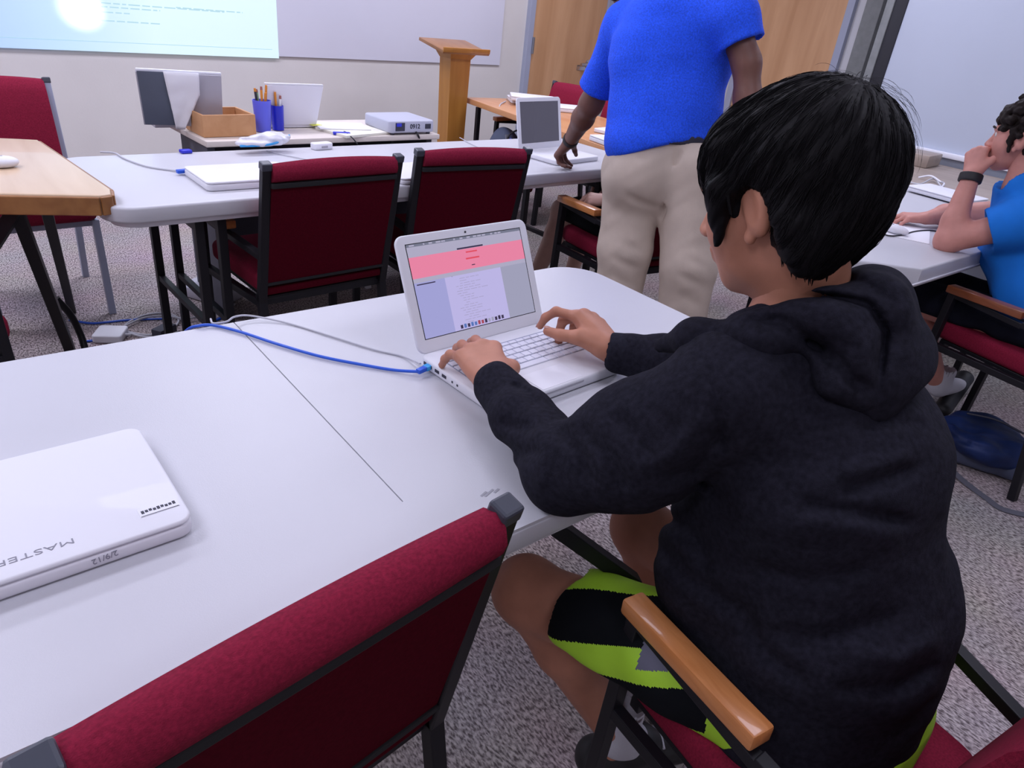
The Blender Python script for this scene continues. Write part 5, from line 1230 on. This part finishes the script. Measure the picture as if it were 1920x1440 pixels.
sd.u(cap(nk-V3(0, .02, .06), HCc+BC@V3(0, -.02, -.05), .055, .052), .03)
for h_, k_, a_ in ((pe+V3(-.09, .02, 0), k1, a1), (pe+V3(.09, .02, 0), k2, a2)): sd.chain([h_, k_], [.08, .056], .03); sd.chain([k_, mix(k_, a_, .3)-V3(0, .015, 0), a_], [.053, .052, .035], .02)
lo, hi = bounds([pe, s1, s2, e1, w1, e2, w2, k1, k2, a1, a2, HCc], .12); lo[2] = .0; hi[2] = HCc[2]-.05
p1 = surface(sd, lo, hi, .009, 2)
sd = head_sd(HCc, BC, 1.0); p2 = surface(sd, HCc-.16, HCc+.16, .0034, 1)
sd = SD(); sd.u(cap(mix(w1, e1, .3), w1, .031, .027), .01); mouth = HCc+BC@V3(0, .115, -.055)
fh = nrm(mouth-w1+V3(0, 0, .03)); hand_sd(sd, w1, nrm(fh+V3(.0, .25, .55)), nrm(V3(-.5, .3, .6)), 1, .95, ((70, 60, 30), (78, 65, 30), (82, 65, 30), (85, 60, 30)), thumb=(.7, .5, -.2))
p3 = surface(sd, w1-V3(.12, .1, .1), w1+V3(.18, .2, .17), .0028, 1)
sd = SD(); sd.u(cap(mix(w2, e2, .3), w2, .030, .026), .01)
tm = hand_sd(sd, w2, nrm(c_-w2+V3(0, 0, -.0)) if 0 else nrm(WD(1680, 425, 3.25)*V3(1, 1, 0)+V3(0, 0, .765)-w2), (0, 0, 1), 1, .92, ((18, 28, 18), (22, 30, 18), (30, 36, 20), (36, 36, 20)), thumb=(.8, .45, -.3))
p4 = surface(sd, w2-V3(.18, .14, .07), w2+V3(.12, .2, .08), .0028, 1)
v, f = join([p1, p2, p3, p4]); link_mesh('body', v, f, M['skin_p'], cy, True)
eyes(HCc, BC, 1.0, cy)
sd = SD(); sd.u(ell(HCc+BC@V3(0, -.035, .055), V3(.093, .105, .088), BC)); r2 = np.random.RandomState(8)
for i in range(150):
    q = nrm(r2.randn(3)+V3(0, -.15, .5)); c0 = HCc+BC@(V3(0, -.035, .055)+q*V3(.101, .112, .100)); sd.u(ell(c0, V3(1, 1, 1)*(.009+.010*r2.rand())), .005)
for x in (-1, 1): sd.u(cap(HCc+BC@V3(.078*x, .02, .03), HCc+BC@V3(.076*x, .022, -.035), .014, .006), .01)
for i in range(8): c0 = HCc+BC@V3(-.06+.017*i, .085-.03*abs(i-3.5)/3.5, .062+.01*math.sin(i*2)); sd.u(ell(c0, (.019, .019, .016)), .008)
sd.s(ell(HCc+BC@V3(0, .125, -.015), V3(.075, .06, .065), BC), .006); sd.s(ell(HCc+BC@V3(0, .06, -.09), V3(.09, .10, .075), BC), .01); sd.d(waves(71, 260, .005))
v, f = surface(sd, HCc-.19, HCc+.19, .0036, 1); link_mesh('hair', v, f, M['hair2'], cy, True)
b = MB()
for x in (-1, 1): b.tube([HCc+BC@V3(.018*x, .096, .034), HCc+BC@V3(.035*x, .094, .038), HCc+BC@V3(.05*x, .080, .033)], [.003, .004, .002], 6)
b.build('eyebrows', M['hair2'], cy)
def ctee():
    sd = SD(); ctorso(sd, .024, .045); q1, q2 = mix(s1, e1, .42), mix(s2, e2, .45); d1 = nrm(e1-s1)
    sd.u(ecap(pe-V3(0, 0, .02), pe+V3(0, 0, .08), .175, .14, .165, .13, Rc), .03)
    d2_ = nrm(e2-s2)
    for S_, a_, d_ in ((s1, q1, d1), (s2, q2, d2_)):
        sl = SD(); sl.u(cap(S_, a_+d_*.02, .082, .078)); sl.i(half(a_, d_), .004); sl.s(cap(a_-d_*.03, a_+d_*.1, .064), .004); sd.u(sl, .03)
    sd.s(ell(nk+V3(0, .02, -.03), (.066, .066, .055)), .01); sd.i(half((0, 0, .47), (0, 0, -1)), .01)
    for i in range(5): z_ = pe[2]+.10+.05*i; sd.d(fold(V3(2.86, .40, z_+.03), V3(2.90, .62, z_-.02), .014, .009))
    sd.d(waves(81, 28, .007)); return sd
lo, hi = bounds([pe, s1, s2, nk], .2); v, f = surface(ctee(), lo, hi, .0062, 1); link_mesh('t_shirt', v, f, M['teec'], cy, True)
sd = SD(); sd.u(ecap(pe-V3(0, 0, .02), pe+V3(0, 0, .05), .165, .13, .155, .12, Rc))
for h_, k_ in ((pe+V3(-.09, .02, 0), k1), (pe+V3(.09, .02, 0), k2)): sd.u(cap(h_, mix(h_, k_, .93), .097, .084), .03)
sd.i(half((0, 0, .480), (0, 0, -1)), .03); sd.d(waves(91, 30, .010)); lo, hi = bounds([pe, k1, k2], .18)
v, f = surface(sd, lo, hi, .0075, 1); link_mesh('shorts', v, f, M['navy'], cy, True)
sd = SD(); dw = nrm(w1-e1); q = mix(w1, e1, .05); sd.u(cap(q-dw*.008, q+dw*.008, .038)); sd.i(half(q+dw*.015, dw), .003); sd.i(half(q-dw*.015, -dw), .003); sd.s(cap(q-dw*.1, q+dw*.1, .0295), .001)
v, f = surface(sd, q-.06, q+.06, .0025, 1); link_mesh('wristband', v, f, M['band'], cy, True)
for a_ in (a1, a2):
    fz = V3(0, 1, 0)
    if a_ is a1: hl_, toe = W(1806, 712, .105), W(1768, 768, .040)
    else: hl_, toe = V3(a_[0], a_[1]-.035, .055), V3(a_[0], a_[1]+.16, .050)
    sd = SD(); sd.u(cap(a_+V3(0, 0, .07), a_, .042, .042)); sd.u(cap(a_, mix(hl_, toe, .3)+V3(0, 0, .01), .042, .036), .02); sd.s(cap(a_+V3(0, 0, .07), a_+V3(0, 0, .2), .036), .002); sd.d(waves(6, 120, .001))
    v, f = surface(sd, a_-.14, a_+.16, .0045, 1); link_mesh('sock', v, f, M['sock'], cy, True)
    down = nrm(np.cross(toe-hl_, np.cross(V3(0, 0, -1) if a_ is a2 else nrm(AX[0]*.8+V3(0, 0, -.35)), toe-hl_)))
    sd = SD(); sd.u(cap(hl_, toe, .042, .036)); sd.u(ell(mix(hl_, toe, .3)-down*.02, (.045, .045, .035)), .02); sd.i(half(mix(hl_, toe, .5)+down*.026, down), .004); sd.i(half((0, 0, .004), (0, 0, -1)), .004)
    lo, hi = bounds([hl_, toe], .09); lo[2] = 0; v, f = surface(sd, lo, hi, .0045, 1); s_ = link_mesh('shoe', v, f, M['shoe'], cy, True); s_['wl'] = [float(x) for x in cy.location]
    sd = SD(); sd.u(cap(hl_, toe, .045, .039)); sd.i(half(mix(hl_, toe, .5)+down*.040, down), .003); sd.i(half(mix(hl_, toe, .5)+down*.024, -down), .002); sd.i(half((0, 0, .002), (0, 0, -1)), .003)
    v, f = surface(sd, lo, hi, .004, 1); link_mesh('sole', v, f, M['sole'], s_, True)

# ---------------- the seated person behind the man in blue
pz = thing('person', 'seated person in black with bare legs, mostly hidden behind the man in blue', 'person', (2.43, 2.05, 0), world_parts=True)
pe = V3(2.43, 2.02, .54); ct = V3(2.47, 1.99, .86); nk = V3(2.50, 2.04, 1.0); hc = V3(2.52, 2.10, 1.10); BH = frame((0, .9, -.3))
k1 = WD(1058, 372, 3.42); k1[2] = .50; a1 = WD(1004, 500, 3.55); a1[2] = .09; k2 = V3(2.62, 2.52, .50); a2 = V3(2.62, 2.60, .09)
sa, ea, wa = V3(2.32, 2.02, .93), V3(2.27, 2.05, .72), WD(1140, 384, 3.15); wa[2] = .64
sb, eb, wb_ = V3(2.66, 2.02, .93), V3(2.70, 2.08, .72), V3(2.58, 2.32, .64)
sd = SD(); sd.u(ecap(pe, ct, .14, .11, .15, .10, Rc)); sd.u(cap(ct, nk, .10, .055), .04); sd.u(cap(sa, sb, .055), .03); sd.chain([sa, ea, wa], [.05, .04, .026]); sd.chain([sb, eb, wb_], [.05, .04, .026]); sd.u(cap(nk, hc, .055), .02)
for h_, k_, a_ in ((pe+V3(-.09, .02, -.01), k1, a1), (pe+V3(.09, .02, -.01), k2, a2)): sd.chain([h_, k_], [.08, .056], .03); sd.chain([k_, mix(k_, a_, .3)-V3(0, .015, 0), a_], [.053, .052, .035], .02); sd.u(cap(a_-V3(0, .03, .045), a_+V3(0, .14, -.055), .033, .028), .02)
lo, hi = bounds([pe, k1, a1, k2, a2, sa, sb, wa, wb_, hc], .11); lo[2] = 0; hi[2] = 1.06
p1 = surface(sd, lo, hi, .010, 2); sd = head_sd(hc, BH, .98); p2 = surface(sd, hc-.16, hc+.16, .006, 1)
sd = SD(); sd.u(cap(mix(wa, ea, .3), wa, .030, .026), .01); hand_sd(sd, wa, (-.55, .8, -.1), (-.3, -.2, .9), 1, .95, ((30, 45, 25), (35, 48, 25), (40, 48, 25), (44, 45, 25))); p3 = surface(sd, wa-V3(.18, .12, .1), wa+V3(.12, .2, .09), .0034, 1)
sd = SD(); sd.u(cap(mix(wb_, eb, .3), wb_, .030, .026), .01); hand_sd(sd, wb_, (-.5, .8, -.1), (.2, 0, .9), -1, .95, ((30, 45, 25),)*4); p4 = surface(sd, wb_-V3(.18, .12, .1), wb_+V3(.12, .2, .09), .006, 1)
v, f = join([p1, p2, p3, p4]); link_mesh('body', v, f, M['skin_m'], pz, True)
eyes(hc, BH, .98, pz)
sd = SD(); sd.u(ell(hc+BH@V3(0, -.02, .045), V3(.090, .11, .092), BH)); sd.s(ell(hc+BH@V3(0, .09, -.03), V3(.074, .07, .075), BH), .01)
v, f = surface(sd, hc-.16, hc+.16, .007, 1); link_mesh('hair', v, f, M['hair'], pz, True)
sd = SD(); sd.u(ecap(pe-V3(0, 0, .02), ct, .165, .135, .168, .118, Rc)); sd.u(cap(ct, nk-V3(0, 0, .05), .115, .07), .04); sd.u(cap(sa, sb, .07), .03); sd.u(cap(sa, mix(sa, ea, .6), .068, .064), .02); sd.u(cap(sb, mix(sb, eb, .6), .068, .064), .02)
sd.s(ell(nk+V3(0, .03, .03), (.065, .065, .06)), .01); sd.i(half((0, 0, .50), (0, 0, -1)), .01); sd.d(waves(95, 28, .008))
v, f = surface(sd, (2.1, 1.75, .46), (2.85, 2.3, 1.06), .009, 1); link_mesh('t_shirt', v, f, M['navy'], pz, True)
sd = SD(); sd.u(ecap(pe-V3(0, 0, .02), pe+V3(0, 0, .04), .16, .13, .15, .12, Rc))
for h_, k_ in ((pe+V3(-.09, .02, -.01), k1), (pe+V3(.09, .02, -.01), k2)): sd.u(cap(h_, mix(h_, k_, .70), .096, .088), .03)
sd.d(waves(96, 30, .009)); sd.i(half((0, 0, .480), (0, 0, -1)), .03); v, f = surface(sd, (2.1, 1.8, .42), (2.9, 2.7, .70), .009, 1); link_mesh('shorts', v, f, M['nblack'], pz, True)
for a_ in (a1, a2):
    g_ = V3(a_[0], a_[1], 0); sd = SD(); sd.u(cap(g_+V3(0, -.04, .05), g_+V3(0, .17, .042), .046, .040)); sd.u(cap(g_+V3(0, 0, .06), g_+V3(0, 0, .08), .045), .02); sd.i(half((0, 0, .004), (0, 0, -1)), .004)
    v, f = surface(sd, g_-V3(.1, .14, .0), g_+V3(.1, .26, .15), .007, 1); link_mesh('shoe', v, f, M['sole'], pz, True)

# ---------------- backpack and strap on the carpet
C0 = W(1835, 850, .07); t = thing('backpack', 'dark blue backpack with grey mesh pocket lying on the carpet beside the chair at right', 'backpack', (C0[0], C0[1], 0), world_parts=True)
ax1 = nrm(W(1905, 860, .07)-W(1770, 800, .07)); pA, pB = W(1795, 812, .08), W(1900, 850, .08)
sd = SD(); sd.u(cap(pA, pB, .085, .080)); sd.u(ell(mix(pA, pB, .5)+V3(0, 0, .02), (.17, .12, .08)), .04); sd.i(half((0, 0, .003), (0, 0, -1)), .01); sd.i(half((0, 0, .135), (0, 0, 1)), .03); sd.d(waves(101, 34, .022)); sd.d(waves(103, 90, .005)); sd.d(sfold([(1770, 812), (1830, 838), (1900, 850)], 5, .010)); sd.d(sfold([(1790, 800), (1850, 812), (1905, 835)], 7, .008))
lo, hi = bounds([pA, pB], .2); lo[2] = 0; v, f = surface(sd, lo, hi, .006, 1); link_mesh('body', v, f, M['pack'], t, True)
nrm2 = nrm(V3(-.75, -.6, 0)); qa, qb = pA+nrm2*.075, pB+nrm2*.06
sd = SD(); sd.u(cap(qa*V3(1, 1, 0)+V3(0, 0, .045), qb*V3(1, 1, 0)+V3(0, 0, .045), .048, .044)); sd.i(half((0, 0, .003), (0, 0, -1)), .01); sd.d(waves(102, 50, .006)); lo, hi = bounds([qa, qb], .12); lo[2] = 0
v, f = surface(sd, lo, hi, .005, 1); link_mesh('mesh_pocket', v, f, M['mesh'], t, True)
b = MB(); b.tube(spline([pA+V3(0, 0, .09), mix(pA, pB, .5)+V3(0, 0, .103), pB+V3(0, 0, .088)], 6), .004, 6); b.build('zip', M['ink'], t)
def ribbon(name, pts, w_, m, parent=None, th=.002):
    P = np.array(spline(pts, 8)); tg = np.gradient(P, axis=0); tg /= np.linalg.norm(tg, axis=1)[:, None]; s_ = np.cross(tg, (0, 0, 1)); s_ /= np.linalg.norm(s_, axis=1)[:, None]
    V_ = []; F_ = []
    for p, q in zip(P, s_): V_ += [p-q*w_/2, p+q*w_/2, p+q*w_/2+V3(0, 0, th), p-q*w_/2+V3(0, 0, th)]
    for i in range(len(P)-1):
        for k in range(4): a = i*4+k; b_ = i*4+(k+1) % 4; F_.append((a, b_, b_+4, a+4))
    return link_mesh(name, V_, F_, m, parent, False)
ribbon('strap', [W(1782, 880, .012), W(1810, 905, .006), W(1850, 935, .003), W(1880, 955, .003), W(1935, 968, .003), W(1990, 975, .003)], .030, M['strap'], t)
